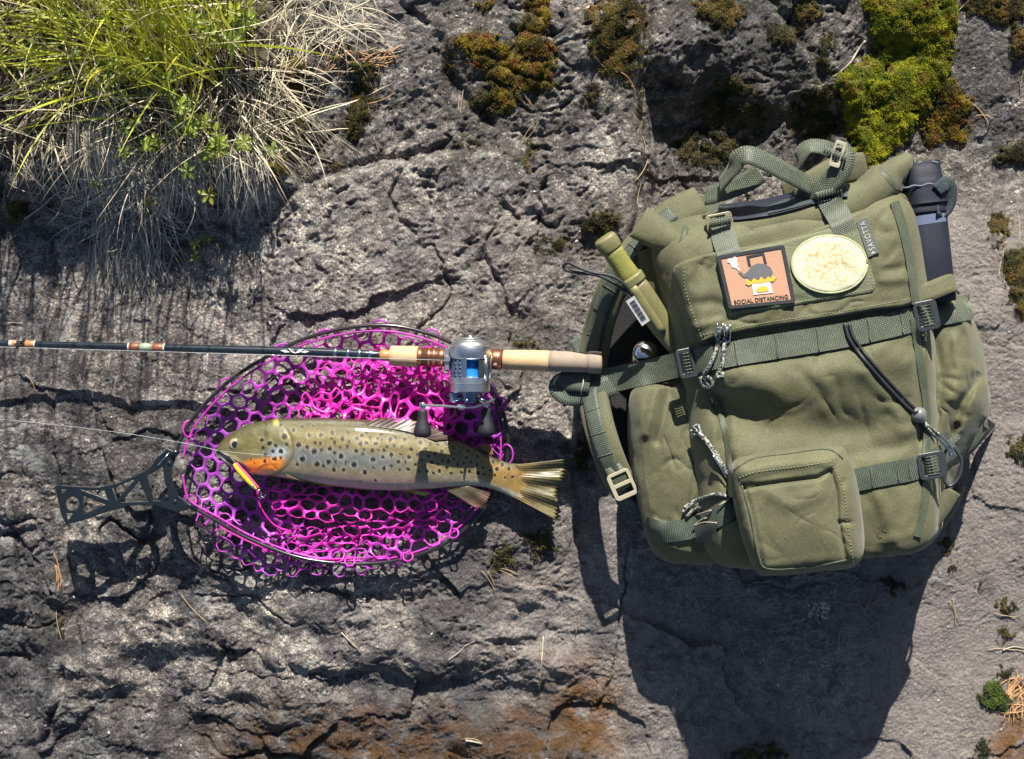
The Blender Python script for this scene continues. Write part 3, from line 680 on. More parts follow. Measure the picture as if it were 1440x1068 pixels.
parts.append(blades(110, lambda: (U(400, 520), U(-30, 60)), lambda x, y: (G(-.1, .9), G(-.4, .6), 0.3), lambda: U(0.04, 0.09), lambda: U(0.0006, 0.0012), scol, 1.3, 7, 0.7, follow=True))
parts.append(blades(40, lambda: (U(320, 400), U(90, 200)), lambda x, y: (0.8+G(0, .2), -0.7+G(0, .2), 0.5), lambda: U(0.08, 0.13), lambda: U(0.0007, 0.0014), scol, 1.5, 8, 0.4, follow=True))
# long stalks standing towards the viewer
parts.append(blades(90, lambda: (U(-80, 400), U(0, 240)), lambda x, y: (G(-.1, .35), G(.1, .3), 1.0), lambda: U(0.12, 0.25), lambda: U(0.0009, 0.0016), scol, 0.5, 7, 0.4))
V, F, C = join(parts); mesh('dead_grass', V, F, M['straw'], col=C, smooth=True, kind='stuff', label='tangled dry straw of last year hanging over the ledge at the upper left', cat='dry grass')
# soil under the tussock
XX, YY = np.meshgrid(np.arange(-110, 440, 5.0), np.arange(-90, 290, 5.0)); b = ground(XX.ravel(), YY.ravel())
e = ss(425, 365, XX.ravel()+12*noise2(XX.ravel()/30, YY.ravel()/30, 3))*ss(235, 180, YY.ravel()+25*noise2(XX.ravel()/30, YY.ravel()/30, 4)+0.0*XX.ravel())
b[:, 2] += -0.004+0.011*e+0.004*e*noise2(XX.ravel()/11, YY.ravel()/11, 9)
n_, m_ = XX.shape; I = np.arange(n_*m_).reshape(n_, m_); F = np.stack([I[:-1, :-1].ravel(), I[1:, :-1].ravel(), I[1:, 1:].ravel(), I[:-1, 1:].ravel()], 1)
F = F[(e[F] > 0.05).any(1)]
mesh('ground_soil', b, F, simple('dark_soil', (0.055, 0.042, 0.028), 0.95, 0, 0.6, 120, 1.0, 150, 0.004), kind='structure')

# leafy herbs with fingered leaves
def herb(px, py, n, size, label, lift=0.02, tone=1.0, spread=26):
    mb = MB(); base = gp(px, py); t = thing('leafy_herb', label, 'herb', tuple(base), 'fingered herbs growing in the grass')
    stem = MB(); r = random.Random(int(px*13+py))
    for i in range(n):
        qx, qy = px+r.gauss(0, spread), py+r.gauss(0, spread*0.7)
        c = gp(qx, qy, lift+r.uniform(0, 0.03)); stem.tube([base, (np.array(base)+c)/2+np.array([0, 0, 0.006]), c], 0.0005, 5)
        k = r.choice((5, 5, 7)); a0 = r.uniform(0, 6.28); g = r.uniform(0.45, 1.2)*tone
        tilt = np.array([r.gauss(0, .3), r.gauss(0, .3), 1.0]); mb.cur = ((0.22+r.uniform(0, .10))*g, (0.31+r.uniform(0, .06))*g, 0.035*g)
        for j in range(k):
            a = a0+2*math.pi*j/k+r.gauss(0, .1); L = size*r.uniform(0.7, 1.1); d = np.array([math.cos(a), math.sin(a), 0.25]); d -= tilt*np.dot(d, tilt)/np.dot(tilt, tilt)*0.7
            s_ = np.cross(d, (0, 0, 1)); s_ /= np.linalg.norm(s_); w_ = L*0.17
            pts = [c]; lf = []; rt_ = []
            for q, wv in ((0.3, 0.7), (0.55, 1.25), (0.62, 0.85), (0.75, 1.0), (0.8, 0.6)):
                cp = c+d*L*q+np.array([0, 0, -0.25*L*q*q]); lf.append(cp+s_*w_*wv+np.array([0, 0, w_*0.3])); rt_.append(cp-s_*w_*wv+np.array([0, 0, w_*0.3])); pts.append(cp)
            tip = c+d*L+np.array([0, 0, -0.25*L]); pts.append(tip)
            V = pts+lf+rt_; F = []
            for q in range(5):
                F.append((q, q+1, 7+q) if q == 0 else (q, q+1, 7+q, 7+q-1)); F.append((q, 12+q, q+1) if q == 0 else (q, 12+q-1, 12+q, q+1))
            F += [(5, 6, 11), (5, 16, 6)]
            mb.add(V, F)
    mb.build('leaves', M['grass'], t, smooth=False); stem.build('stem', simple('herb_stem', (0.16, 0.19, 0.06), 0.6) if 'hs' not in M else M['hs'], t); return t
M['hs'] = simple('herb_stem', (0.16, 0.19, 0.06), 0.6)
for (x, y, n, sz, l) in [(318, 40, 9, 0.018, 'grey green fingered herb at the top of the grass tussock'), (150, 105, 7, 0.012, 'small leafed herb in the left part of the green grass'), (205, 100, 8, 0.013, 'herb with fingered leaves in the middle of the tussock'),
                      (195, 195, 6, 0.013, 'bright green herb above the hanging straw'), (275, 165, 9, 0.015, 'dark green fingered herb below the green grass fan'), (310, 215, 9, 0.015, 'broad bright herb rosette near the right end of the straw'),
                      (200, 292, 3, 0.010, 'small herb sprig on the grey straw tangle'), (285, 350, 3, 0.010, 'lowest herb sprig hanging on the shaded rock'), (110, 60, 5, 0.010, 'yellowish small herb near the left edge of the grass'), (120, 250, 1, 0.012, 'single green leaf at the lower left of the straw')]:
    herb(x, y, n, sz, l, 0.03 if y < 250 else 0.008, 1.0, 24 if n > 3 else 10)

# ------------------------------------------------------------------ needles, twigs, crumbs
def needle_mesh(L, bend, r=0.0005, m='needle'):
    mb = MB(); pts = [(L*(t-.5), bend*(1-(2*t-1)**2), 0.0008+0.0006*math.sin(t*9)) for t in np.linspace(0, 1, 6)]; mb.tube(pts, [r*.6, r, r, r, r, r*.3], 5)
    o = mb.build('pine_needle', M[m]); me = o.data; bpy.data.objects.remove(o); return me
NM = {('n', i): needle_mesh(0.030+0.006*i, b) for i, b in enumerate((0.0, 0.002, 0.004, -0.003))}
NM.update({('o', i): needle_mesh(0.032+0.006*i, b, 0.0006, 'needle_o') for i, b in enumerate((0.001, 0.004, -0.003))})
NEED = []
def needle(px, py, ang, kind, label, group, scale=1.0, idx=None):
    keys = [k for k in NM if k[0] == kind]; me = NM[keys[(idx if idx is not None else random.randrange(99)) % len(keys)]]
    o = bpy.data.objects.new('pine_needle', me); COL.objects.link(o); c = gp(px, py); a = math.radians(ang)
    L = 0.015*scale; p0 = gzi(c[0]-math.cos(a)*L, c[1]-math.sin(a)*L); p1 = gzi(c[0]+math.cos(a)*L, c[1]+math.sin(a)*L)
    o.location = (c[0], c[1], max(c[2], (p0+p1)/2)+0.0008); o.rotation_euler = (0, -math.atan2(float(p1-p0), 2*L), a); o.scale = (scale, 1, 1)
    tagit(o, label, 'pine needle', group); NEED.append((o, px, py, ang, kind)); return o
lab = 'thin dry pine needle lying on the rock in the shadow below the backpack'
for x, y, a in [(1176, 848, 0), (1195, 850, -6), (1160, 858, 38), (1225, 841, 62), (1228, 846, 40), (1222, 866, -48), (1197, 884, -8), (1233, 878, 20), (1181, 897, 80), (1220, 900, -5), (1226, 903, 25), (1145, 868, -50), (1042, 910, -72), (1070, 971, -25)]:
    needle(x, y, a, 'n', lab, 'pine needles in the shadow below the backpack', U(0.6, 1.0))
lab = 'pale pine needle on the rock between the net and the backpack shadow'
for x, y, a in [(688, 818, -60), (692, 815, -66), (712, 806, -28), (716, 803, -20), (705, 790, -55), (762, 920, 82), (759, 960, 88), (812, 880, 80), (665, 1041, -8), (496, 903, -52)]:
    needle(x, y, a, 'n', lab, 'pine needles right of and below the net', U(0.7, 1.1))
lab = 'orange brown pine needle in the pile at the right end of the grass'
for i in range(46):
    needle(U(462, 552), U(72, 102), G(15, 28), 'o' if i % 2 else 'n', lab, 'needle pile in the crack right of the grass', U(0.7, 1.2))
lab = 'rusty pine needle in the heap at the lower right corner'
for i in range(34):
    needle(U(1412, 1440), U(955, 1010), G(60, 30), 'o', lab, 'rusty needle heap at the lower right corner', U(0.7, 1.1))
lab = 'fallen pine needle lying on moss or rock near the top edge'
for x, y, a in [(738, 135, -55), (742, 142, -60), (729, 148, 5), (645, 148, 85), (649, 146, 82), (700, 72, -15), (741, 192, 62), (745, 190, 50), (842, 88, -45), (880, 110, -50), (885, 116, -52), (900, 180, -65), (903, 240, 60), (898, 275, 80), (906, 205, -80), (1242, 35, -45), (1258, 30, 60), (1298, 140, -70), (1378, 160, -50), (1385, 165, -10), (1355, 8, 45), (1436, 115, 85), (1412, 352, 75), (530, 205, -70), (536, 140, 20), (518, 150, -80), (870, 80, 60), (900, 20, 70)]:
    needle(x, y, a, 'o' if (x in (880, 885, 536, 1378)) else 'n', lab, 'single needles on the upper rock', U(0.7, 1.15))
lab = 'pine needle lying on the sunlit rock at the right side'
for x, y, a in [(1340, 862, -75), (1344, 860, -70), (1415, 865, -8), (1420, 868, -15), (1405, 913, 0), (1430, 915, -8), (1290, 690, 50), (1432, 320, 85)]:
    needle(x, y, a, 'n', lab, 'needles on the sunlit right side', U(0.7, 1.1))
lab = 'dry needle on the dark rock near the left edge'
for x, y, a in [(43, 530, -80), (47, 545, -75), (82, 800, -85), (84, 812, -80), (80, 808, -83), (83, 822, 88), (85, 880, -78), (20, 455, 0), (28, 215, 85), (275, 858, -45), (240, 700, -30), (30, 225, 80)]:
    needle(x, y, a, 'o' if 790 < y < 830 else 'n', lab, 'needles at the left side', U(0.7, 1.2))
LM = [('trout tail fin', 780, 690), ('front pouch', 1120, 806), ('large bright green moss cushion', 1265, 110), ('rusty gold moss patch', 730, 90), ('olive brown moss patch', 865, 60), ('backpack grab handle', 1060, 235),
      ('vertical crack', 902, 250), ('net handle', 160, 700), ('moss dot at the backpack bottom', 1333, 766), ('fresh green moss', 1397, 983), ('bottom of the net', 520, 800), ('left end of the rod', 40, 484), ('navy tube case', 1310, 320),
      ('brown moss column by the grass', 508, 140), ('orange stain at the bottom', 835, 1000), ('grass tussock', 200, 230), ('golden moss clump', 1330, 160)]
def label_needles():
    from collections import defaultdict
    D = defaultdict(list)
    for o, x, y, a, k in NEED:
        if 'pile' in o['group'] or 'heap' in o['group']: continue
        L = min(LM, key=lambda l: math.hypot(l[1]-x, l[2]-y)); dx, dy = x-L[1], y-L[2]
        side = ('right of' if dx > 0 else 'left of') if abs(dx) > abs(dy) else ('below' if dy > 0 else 'above'); D[(L[0], side)].append((math.hypot(dx, dy), o, a, k))
    for (ln, side), lst in D.items():
        lst.sort(key=lambda t: t[0]); words = ['nearest', 'second nearest', 'third nearest', 'fourth nearest', 'fifth nearest', 'sixth nearest', 'seventh nearest', 'eighth nearest', 'ninth nearest', 'tenth nearest', 'eleventh nearest', 'twelfth nearest', 'thirteenth nearest', 'fourteenth nearest']
        for i, (d, o, a, k) in enumerate(lst):
            a = a % 180; how = 'level' if a < 18 or a > 162 else ('upright' if 68 < a < 112 else ('rising right' if a < 90 else 'falling right'))
            o['label'] = '%s pine needle, %s, %s %s the %s' % ('orange' if k == 'o' else 'pale', how, words[min(i, 13)], side, ln)
label_needles()
def twig(pts, r, label, m='bark'):
    P3 = catmull([gp(x, y, r*1.4) for x, y in pts], 5); mb = MB(); n = len(P3); mb.tube(P3, np.linspace(r, r*0.45, n)*(1+0.15*np.sin(np.arange(n)*1.9)), 7); return mb.build('twig', M[m], label=label, cat='twig')
twig([(1217, 58), (1206, 72), (1196, 88), (1180, 103), (1172, 108)], 0.0016, 'crooked bleached twig left of the bright green moss')
twig([(630, 929), (645, 918), (655, 908), (668, 902)], 0.0009, 'thin curved grey twig on the rock below the net')
twig([(655, 1042), (664, 1043), (677, 1046)], 0.0018, 'short cream wood splinter near the bottom edge')
twig([(480, 890), (492, 902), (507, 918)], 0.0011, 'straight straw piece below the left half of the net')
twig([(752, 756), (764, 748), (772, 741)], 0.0008, 'reddish thin twig beside the trout tail')
twig([(35, 308), (60, 290), (80, 272), (104, 262)], 0.0013, 'grey bare twig under the straw at the left')
twig([(1410, 915), (1425, 910), (1442, 912)], 0.0011, 'short twig at the right edge beside moss crumbs')
twig([(1404, 390), (1408, 365), (1412, 350)], 0.0007, 'fine stem on golden moss at the right edge')
twig([(764, 895), (762, 930), (758, 965)], 0.0009, 'thin rusty stem lying in the crack above the orange stain')
def stalk(pts, r, label):
    P3 = catmull([P(*p) for p in pts], 6); mb = MB(); mb.tube(P3, np.linspace(r, r*.5, len(P3)), 6); return mb.build('grass_stalk', M['bark'], label=label, cat='grass stalk')
stalk([(90, 95, 0.19), (45, 118, 0.24), (-10, 142, 0.30)], 0.0013, 'pale thick dry stalk reaching in from the left edge')
stalk([(232, 150, 0.09), (235, 230, 0.07), (233, 290, 0.05), (240, 320, 0.02)], 0.0008, 'long bleached stalk hanging straight down the middle of the straw')
stalk([(371, 352, 0.0), (362, 390, 0.0), (352, 420, -0.005), (341, 436, -0.01)], 0.0006, 'single curved straw on rock right of the tussock')
stalk([(155, 500, 0.008), (150, 525, 0.008), (132, 548, 0.006), (130, 560, 0.004)], 0.0006, 'single long straw end hanging below the rod')
# lichens and crumbs
def crumbs(n, xr, yr, s0, s1, m, name, label, cat):
    mb = MB()
    for _ in range(n):
        c = gp(U(*xr), U(*yr)); s_ = U(s0, s1); V = [c+np.array([G(0, s_), G(0, s_), abs(G(0, s_*.6))]) for _ in range(5)]
        mb.add(V, [(0, 1, 2), (0, 2, 3), (0, 3, 4), (1, 4, 2), (1, 0, 4), (2, 4, 3)])
    return mb.build(name, m, smooth=False, kind='stuff', label=label, cat=cat)
crumbs(260, (0, 1440), (0, 1068), 0.0005, 0.0014, M['lichenw'], 'lichen_crumbs', 'scattered pale lichen crumbs and seeds over the rock', 'crumbs')
crumbs(60, (1135, 1165), (845, 870), 0.0008, 0.0018, M['lichenw'], 'lichen_crumbs', 'small grey lichen flakes in the shadow below the pouch', 'crumbs')
crumbs(70, (1278, 1310), (50, 82), 0.0012, 0.0022, M['lichenw'], 'lichen_crumbs', 'white lichen flakes caught in the bright green moss', 'crumbs')
crumbs(220, (0, 1440), (0, 1068), 0.0005, 0.0012, simple('bark_bits', (0.25, 0.11, 0.05), 0.8), 'bark_crumbs', 'scattered reddish bark and bud scale crumbs on the rock', 'crumbs')

# ================================================================== LANDING NET
net = thing('landing_net', 'landing net with black hoop, open truss handle and magenta rubber mesh under the trout', 'landing net', tuple(gp(420, 640)))
HOOP = [(247, 640, .020), (262, 602, .022), (300, 556, .024), (345, 520, .024), (415, 482, .024), (480, 463, .024), (540, 458, .024), (590, 466, .023), (640, 486, .022), (682, 525, .020), (706, 575, .018), (715, 625, .018), (706, 672, .018), (675, 722, .016),
        (625, 765, .014), (560, 788, .012), (490, 793, .012), (420, 784, .012), (350, 758, .012), (300, 730, .013), (262, 709, .014)]
hp = catmull([P(*p) for p in HOOP], 10)
mb = MB(); mb.tube(hp, 0.0024, 10); mb.build('hoop', M['frame'], net)
# handle, an open truss plate
outl = [(78, 688), (84, 682), (110, 684), (141, 685), (168, 679), (190, 669), (209, 660), (222, 643), (236, 631), (248, 636), (246, 648), (241, 663), (243, 680), (252, 698), (267, 708), (265, 717), (248, 721), (220, 712), (198, 710), (179, 712), (145, 722), (114, 733), (93, 738), (86, 724)]
holes = [circ(102, 708, 9.5, 18), [(86, 688), (94, 688), (89, 698)], [(93, 722), (103, 722), (96, 731)], [(119, 690), (147, 690), (151, 702)], [(117, 697), (148, 710), (118, 723)], [(158, 687), (190, 674), (164, 704)],
         [(196, 677), (208, 705), (171, 706)], [(207, 669), (229, 657), (231, 676), (236, 692), (225, 704), (216, 704)]]
V2, F2 = shape2d([outl]+holes, 6.5, 1.2)
V3 = [P(v[0], v[1], 0.016+v[2]*S) for v in V2]
o = mesh('handle', V3, F2, M['netblack'], net, smooth=False); autosmooth(o, 40)
mb = MB()
for x, y in ((238, 652), (246, 706), (234, 700)): mb = MB(); mb.lathe(P(x, y, 0.0185), (0, 0, 1), [(0, 0.0028), (0.001, 0.0028), (0.0014, 0.002)], 14); mb.build('handle_screw', M['netblack'], net)
mb = MB(); mb.tube([P(222, 655, .0195), P(238, 637, .0195)], 0.0009, 6); mb.build('release_pin', M['steel'], net)
mb = MB(); mb.tube([P(250, 634, .020), P(243, 641, .019)], 0.0042, 10); mb.tube([P(258, 706, .016), P(276, 717, .015)], 0.0036, 10); mb.build('hoop_clamp', M['netblack'], net)
# rubber mesh built of hexagonal cells with rounded openings
hoop_px = [(p[0], p[1]) for p in HOOP]
def hexnet(poly, a, seed, zfun, warp, colf, th=0.0017, hole=0.80, ang=0.0, keep=None):
    poly = np.array(poly, float); c = poly.mean(0); x0, y0 = poly.min(0)-a; x1, y1 = poly.max(0)+a
    ca, sa = math.cos(ang), math.sin(ang); R = max(x1-x0, y1-y0)
    verts = {}; V = []; F = []
    def vid(k, p):
        if k not in verts: verts[k] = len(V); V.append(p)
        return verts[k]
    sx = a; sy = a*math.sqrt(3)/2; N = int(R/sy)+2; rr = a/math.sqrt(3)
    for j in range(-N, N):
        for i in range(-N, N):
            u = (i+(j % 2)*0.5)*sx; v = j*sy; X = c[0]+u*ca-v*sa; Y = c[1]+u*sa+v*ca
            if not (x0 < X < x1 and y0 < Y < y1): continue
            if not inpoly(np.array([X]), np.array([Y]), poly)[0]: continue
            if keep is not None and not keep(X, Y): continue
            hexc = [(u+rr*math.sin(math.pi/3*k), v+rr*math.cos(math.pi/3*k)) for k in range(6)]
            outer = []; 
            for k in range(6):
                p, q = hexc[k], hexc[(k+1) % 6]
                for t in (0, 1/3, 2/3): outer.append((p[0]+(q[0]-p[0])*t, p[1]+(q[1]-p[1])*t))
            ids = [vid((round(p[0]*20), round(p[1]*20)), p) for p in outer]
            ri = rr*math.sqrt(3)/2*hole; inner = []
            for k, p in enumerate(outer):
                dx, dy = p[0]-u, p[1]-v; L = math.hypot(dx, dy); rad = ri*(0.99+0.115*(L/(rr*.866)-1)/0.155); inner.append(len(V)); V.append((u+dx/L*rad, v+dy/L*rad))
            for k in range(18): F.append((ids[k], ids[(k+1) % 18], inner[(k+1) % 18], inner[k]))
    if not V: return None
    V = np.array(V); X = c[0]+V[:, 0]*ca-V[:, 1]*sa; Y = c[1]+V[:, 0]*sa+V[:, 1]*ca
    C = colf(X, Y); X2, Y2 = warp(X, Y); z = zfun(X, Y, X2, Y2); f = (CH-z)/CH
    return np.stack([(X2-720)*S*f, (534-Y2)*S*f, z], 1), F, C
PURP = np.array((0.50, 0.09, 0.62)); PINK = np.array((0.86, 0.04, 0.56)); MAG = np.array((0.72, 0.06, 0.62))
def lerpc(t, A, B): t = np.clip(t, 0, 1)[:, None]; return A*(1-t)+B*t
def hoopz(X, Y):
    d = segdist(X, Y, hoop_px+[hoop_px[0]]); return np.exp(-d/16.0)
def gzpx(X, Y):
    return ground(X, Y)[:, 2]
NETP = []
def zA(X, Y, X2, Y2):
    g = np.maximum(gzpx(X2, Y2), -0.012); return g+0.006+0.016*hoopz(X2, Y2)+0.004*noise2(X/30, Y/30, 3)
def colA(X, Y):
    return lerpc(ss(560, 330, X)*0+ss(300, 430, X)*ss(760, 600, X)*0.75+0.35*noise2(X/45, Y/45, 8), PURP, MAG)
wA = lambda X, Y: (X+5*noise2(X/60, Y/60, 1), Y+5*noise2(X/60, Y/60, 2))
inset = [tuple(np.array(p)+(np.array((480, 628))-np.array(p))*0.035) for p in hoop_px]
NETP.append(hexnet(inset, 22.5, 1, zA, wA, colA, ang=0.25, keep=lambda x, y: not inpoly(np.array([x]), np.array([y]), [(395, 655), (600, 655), (590, 720), (530, 752), (430, 752)])[0]))
# slack bag folded on itself above the fish
polyB = [(415, 560), (450, 515), (510, 490), (590, 492), (625, 510), (640, 560), (640, 600), (560, 612), (480, 608), (425, 605)]
for sd, zz, aa, an in ((5, .015, 18.5, 0.1), (14, .030, 20.5, 0.5)):
    def zB(X, Y, X2, Y2, zz=zz, sd=sd): return np.maximum(gzpx(X2, Y2), -0.01)+zz+0.006*noise2(X/26, Y/20, sd)+0.002*noise2(X/12, Y/12, sd+3)
    def wB(X, Y, sd=sd): return X+15*noise2(X/50, Y/44, sd+1), Y+17*noise2(X/46, Y/38, sd+2)
    pb = [(x, y) for x, y in polyB]
    if zz > .02: pb = [(440, 565), (490, 525), (560, 500), (622, 515), (632, 585), (560, 605), (470, 606)]
    NETP.append(hexnet(pb, aa, sd, zB, wB, lambda X, Y, sd=sd: lerpc(0.8+0.4*noise2(X/30, Y/30, sd), MAG, PINK), ang=an))
# right side under the reel
polyR = [(615, 500), (650, 500), (690, 545), (708, 600), (706, 650), (680, 650), (640, 615), (600, 600)]
NETP.append(hexnet(polyR, 23, 3, lambda X, Y, X2, Y2: gzpx(X2, Y2)+0.016+0.005*noise2(X/20, Y/20, 5), lambda X, Y: (X+8*noise2(X/30, Y/30, 21), Y+8*noise2(X/30, Y/30, 22)), lambda X, Y: lerpc(ss(710, 600, X), PURP, PINK)))
# folds below the fish
polyC = [(370, 680), (430, 668), (520, 672), (600, 672), (670, 682), (662, 712), (600, 716), (540, 724), (470, 738), (420, 752), (390, 745), (375, 715)]
def wC(X, Y): return X+6*noise2(X/35, Y/30, 41), 700+(Y-700)*(0.80+0.2*np.sin(X/38))+5*noise2(X/28, Y/28, 42)
NETP.append(hexnet(polyC, 20.5, 4, lambda X, Y, X2, Y2: np.maximum(gzpx(X2, Y2), -0.015)+0.022+0.006*noise2(X/25, Y/16, 44), wC, lambda X, Y: lerpc(0.7+0.4*noise2(X/40, Y/40, 3), MAG, PINK), ang=0.08))
def wC2(X, Y): return X+9*noise2(X/24, Y/20, 51), 735+(Y-735)*(0.62)+0.10*(560-X)+5*noise2(X/26, Y/26, 52)
polyC2 = [(385, 720), (450, 722), (540, 712), (620, 700), (625, 740), (560, 770), (480, 790), (410, 800), (380, 760)]
NETP.append(hexnet(polyC2, 20.5, 6, lambda X, Y, X2, Y2: np.maximum(gzpx(X2, Y2), -0.02)+0.013+0.007*noise2(X/22, Y/15, 54), wC2, lambda X, Y: lerpc(0.55+0.4*noise2(X/40, Y/40, 6), MAG, PINK), ang=0.15))
polyL = [(255, 690), (290, 700), (340, 732), (400, 765), (480, 780), (560, 778), (600, 772), (560, 795), (490, 803), (400, 812), (368, 806), (325, 778), (280, 742)]
NETP.append(hexnet(polyL, 18.5, 7, lambda X, Y, X2, Y2: np.maximum(gzpx(X2, Y2), -0.02)+0.014+0.005*noise2(X/18, Y/15, 64), lambda X, Y: (X+4*noise2(X/20, Y/20, 61), Y+4*noise2(X/20, Y/20, 62)), lambda X, Y: lerpc(0.25+0.5*noise2(X/30, Y/30, 9), PURP, PINK), ang=0.5))
V = []; F = []; C = []
for r_ in NETP:
    n = len(V); V += list(r_[0]); F += [tuple(i+n for i in f) for f in r_[1]]; C += list(r_[2])
bag = mesh('rubber_mesh', V, F, M['net'], net, col=C, smooth=True)
sm = bag.modifiers.new('s', 'SOLIDIFY'); sm.thickness = 0.0014; sm.offset = 0; subsurf(bag, 1)
# rim strand, fold cords and the loops that carry the mesh on the hoop
mb = MB(); mb.cur = tuple(lerpc(np.array([0.45]), PURP, PINK)[0])
rim = []
for i, p in enumerate(HOOP+[HOOP[0]]):
    q = np.array(p[:2])+(np.array((480, 628))-np.array(p[:2]))*0.045; rim.append(P(q[0], q[1]+(3 if p[1] > 640 else 0), p[2]-0.002))
rim[0] = P(257, 645, .018); rim[-1] = P(257, 668, .016); rim.insert(-1, P(262, 695, .014))
mb.tube(catmull(rim, 8), 0.0014, 7)
def loop(px, py, nx_, ny_, w_, l, z):
    pts = []
    tx, ty = -ny_, nx_
    for a in np.linspace(-0.15, math.pi+0.15, 12):
        pts.append(P(px+tx*w_*math.cos(a)*0.5+nx_*l*math.sin(a), py+ty*w_*math.cos(a)*0.5+ny_*l*math.sin(a), z+0.004*math.sin(a)))
    pts = [P(px+tx*w_*.3-nx_*5, py+ty*w_*.3-ny_*5, z-0.003)]+pts+[P(px-tx*w_*.3-nx_*5, py-ty*w_*.3-ny_*5, z-0.003)]
    mb.tube(pts, 0.0012, 6)
cen = np.array((480, 628))
for (x, y) in [(264, 603), (315, 545), (457, 470), (397, 492), (536, 459), (608, 474), (703, 568), (714, 640), (575, 785), (492, 792), (640, 752)]:
    d = np.array((x, y))-cen; d = d/np.linalg.norm(d); mb.cur = tuple(lerpc(np.array([U(0.1, 0.6)]), PURP, PINK)[0]); loop(x-d[0]*3, y-d[1]*3, d[0], d[1], U(19, 30) if y < 700 else 14, U(9, 14) if y < 700 else 7, 0.021)
mb.cur = tuple(PINK)
for pts in ([(362, 690, .03), (366, 712, .028), (385, 738, .02), (410, 748, .016)], [(310, 742, .014), (370, 770, .012), (440, 786, .012), (560, 782, .010)]):
    mb.tube(catmull([P(*p) for p in pts], 8), 0.0012, 7)
mb.build('rim_strand', M['net'], net)

# ================================================================== TROUT
fish = thing('trout', 'spotted brown trout lying on its side on the magenta net, head to the left', 'fish', P(520, 640, 0.02))
top = np.array([(304, 634), (308, 625), (316, 616), (328, 607), (345, 599), (365, 593), (390, 589), (420, 588), (470, 588), (520, 591), (560, 597), (600, 606), (640, 617), (670, 630), (690, 641), (705, 648), (722, 652), (742, 653)], float)
bot = np.array([(304, 636), (310, 646), (320, 654), (335, 661), (352, 666), (372, 669), (396, 672), (430, 678), (470, 684), (520, 689), (560, 690), (600, 688), (640, 685), (665, 684), (688, 687), (706, 693), (722, 700), (742, 708)], float)
NXF, NA = 460, 120
xs = np.concatenate([304+np.linspace(0, 1, 40)**1.6*20, np.linspace(324.5, 742, NXF-40)])
ty = np.interp(xs, *catmull(top, 8).T); by = np.interp(xs, *catmull(bot, 8).T)
kk = np.ones(5)/5; ty = np.convolve(np.pad(ty, 2, 'edge'), kk, 'valid'); by = np.convolve(np.pad(by, 2, 'edge'), kk, 'valid')
hw = (by-ty)/2*S; cy = (by+ty)/2
th = np.interp(xs, [304, 312, 330, 380, 420, 500, 600, 680, 715, 742], [0.002, 0.008, 0.014, 0.021, 0.0235, 0.0255, 0.021, 0.013, 0.0080, 0.0015])
ZF = 0.036
zc = np.interp(xs, [304, 400, 600, 742], [ZF-.004, ZF, ZF-0.002, ZF-0.012])
A = np.linspace(0, 2*math.pi, NA, endpoint=False)
PXf = np.repeat(xs[:, None], NA, 1); ca = np.cos(A)[None]; sa = np.sin(A)[None]
q = (np.abs(ca)**2.25+np.abs(sa)**2.25)**(-1/2.25)
PYf = cy[:, None]-ca*q*(hw/S)[:, None]; Zf = zc[:, None]+sa*q*th[:, None]
upper = sa > -0.2
def gro(pts, w_, d): return -d*np.exp(-(segdist(PXf, PYf, pts)/w_)**2)*(sa > 0)
gill = catmull([(392, 594), (404, 606), (411, 622), (412, 638), (406, 652), (394, 664), (380, 669)], 5); gill = [tuple(p) for p in gill]
mouth = [(306, 637), (316, 645), (328, 652), (340, 656), (350, 662)]
maxil = [(318, 640), (332, 647), (345, 655), (352, 663)]
Zf = Zf+gro(gill, 2.5, 0.0006)+gro(mouth, 2.6, 0.0035)+gro([(375, 612), (370, 630), (376, 648), (388, 660)], 1.6, 0.0007)
Zf = Zf+0.0016*np.exp(-((PXf-331)/9)**2-((PYf-625)/8)**2)*(sa > 0)+0.0012*np.exp(-(segdist(PXf, PYf, maxil)/2.5)**2)*(sa > 0)
Zf = Zf+0.0*ss(14, 4, segdist(PXf, PYf, gill))*(PXf < 412)*(sa > 0)*(inpoly(PXf, PYf, [(350, 588), (395, 592), (409, 618), (410, 640), (400, 660), (380, 668), (350, 660)]))
f = (CH-Zf)/CH; VX = (PXf-720)*S*f; VY = (534-PYf)*S*f
V = np.stack([VX, VY, Zf], -1).reshape(-1, 3)
I = np.arange(NXF*NA).reshape(NXF, NA); J = np.roll(I, -1, 1)
F = np.stack([I[:-1].ravel(), I[1:].ravel(), J[1:].ravel(), J[:-1].ravel()], 1)
# skin colour: back to belly, head and tail zones, spots with pale rings
u = PXf.ravel(); vpy = PYf.ravel(); vv = ((PYf-ty[:, None])/(by-ty)[:, None]).ravel()
def C3(*c): return np.array(c)
def cm(t, A_, B_): t = np.clip(t, 0, 1)[:, None]; return A_*(1-t)+B_*t
col = np.tile(C3(0.045, 0.042, 0.018), (len(u), 1))
col = cm(ss(0.0, 0.26, vv), col, C3(0.145, 0.115, 0.026)); col = cm(ss(0.22, 0.5, vv), col, C3(0.22, 0.18, 0.08))
col = cm(ss(0.38, 0.55, vv)*ss(0.85, 0.65, vv)*ss(380, 420, u)*ss(620, 520, u)*0.8, col, C3(0.15, 0.17, 0.19))
col = cm(ss(0.62, 0.85, vv), col, C3(0.31, 0.26, 0.165)); col = cm(ss(0.72, 0.95, vv)*ss(420, 470, u)*ss(640, 560, u)*0.8, col, C3(0.44, 0.26, 0.235)); col = cm(ss(0.86, 1.0, vv), col, C3(0.48, 0.43, 0.35))
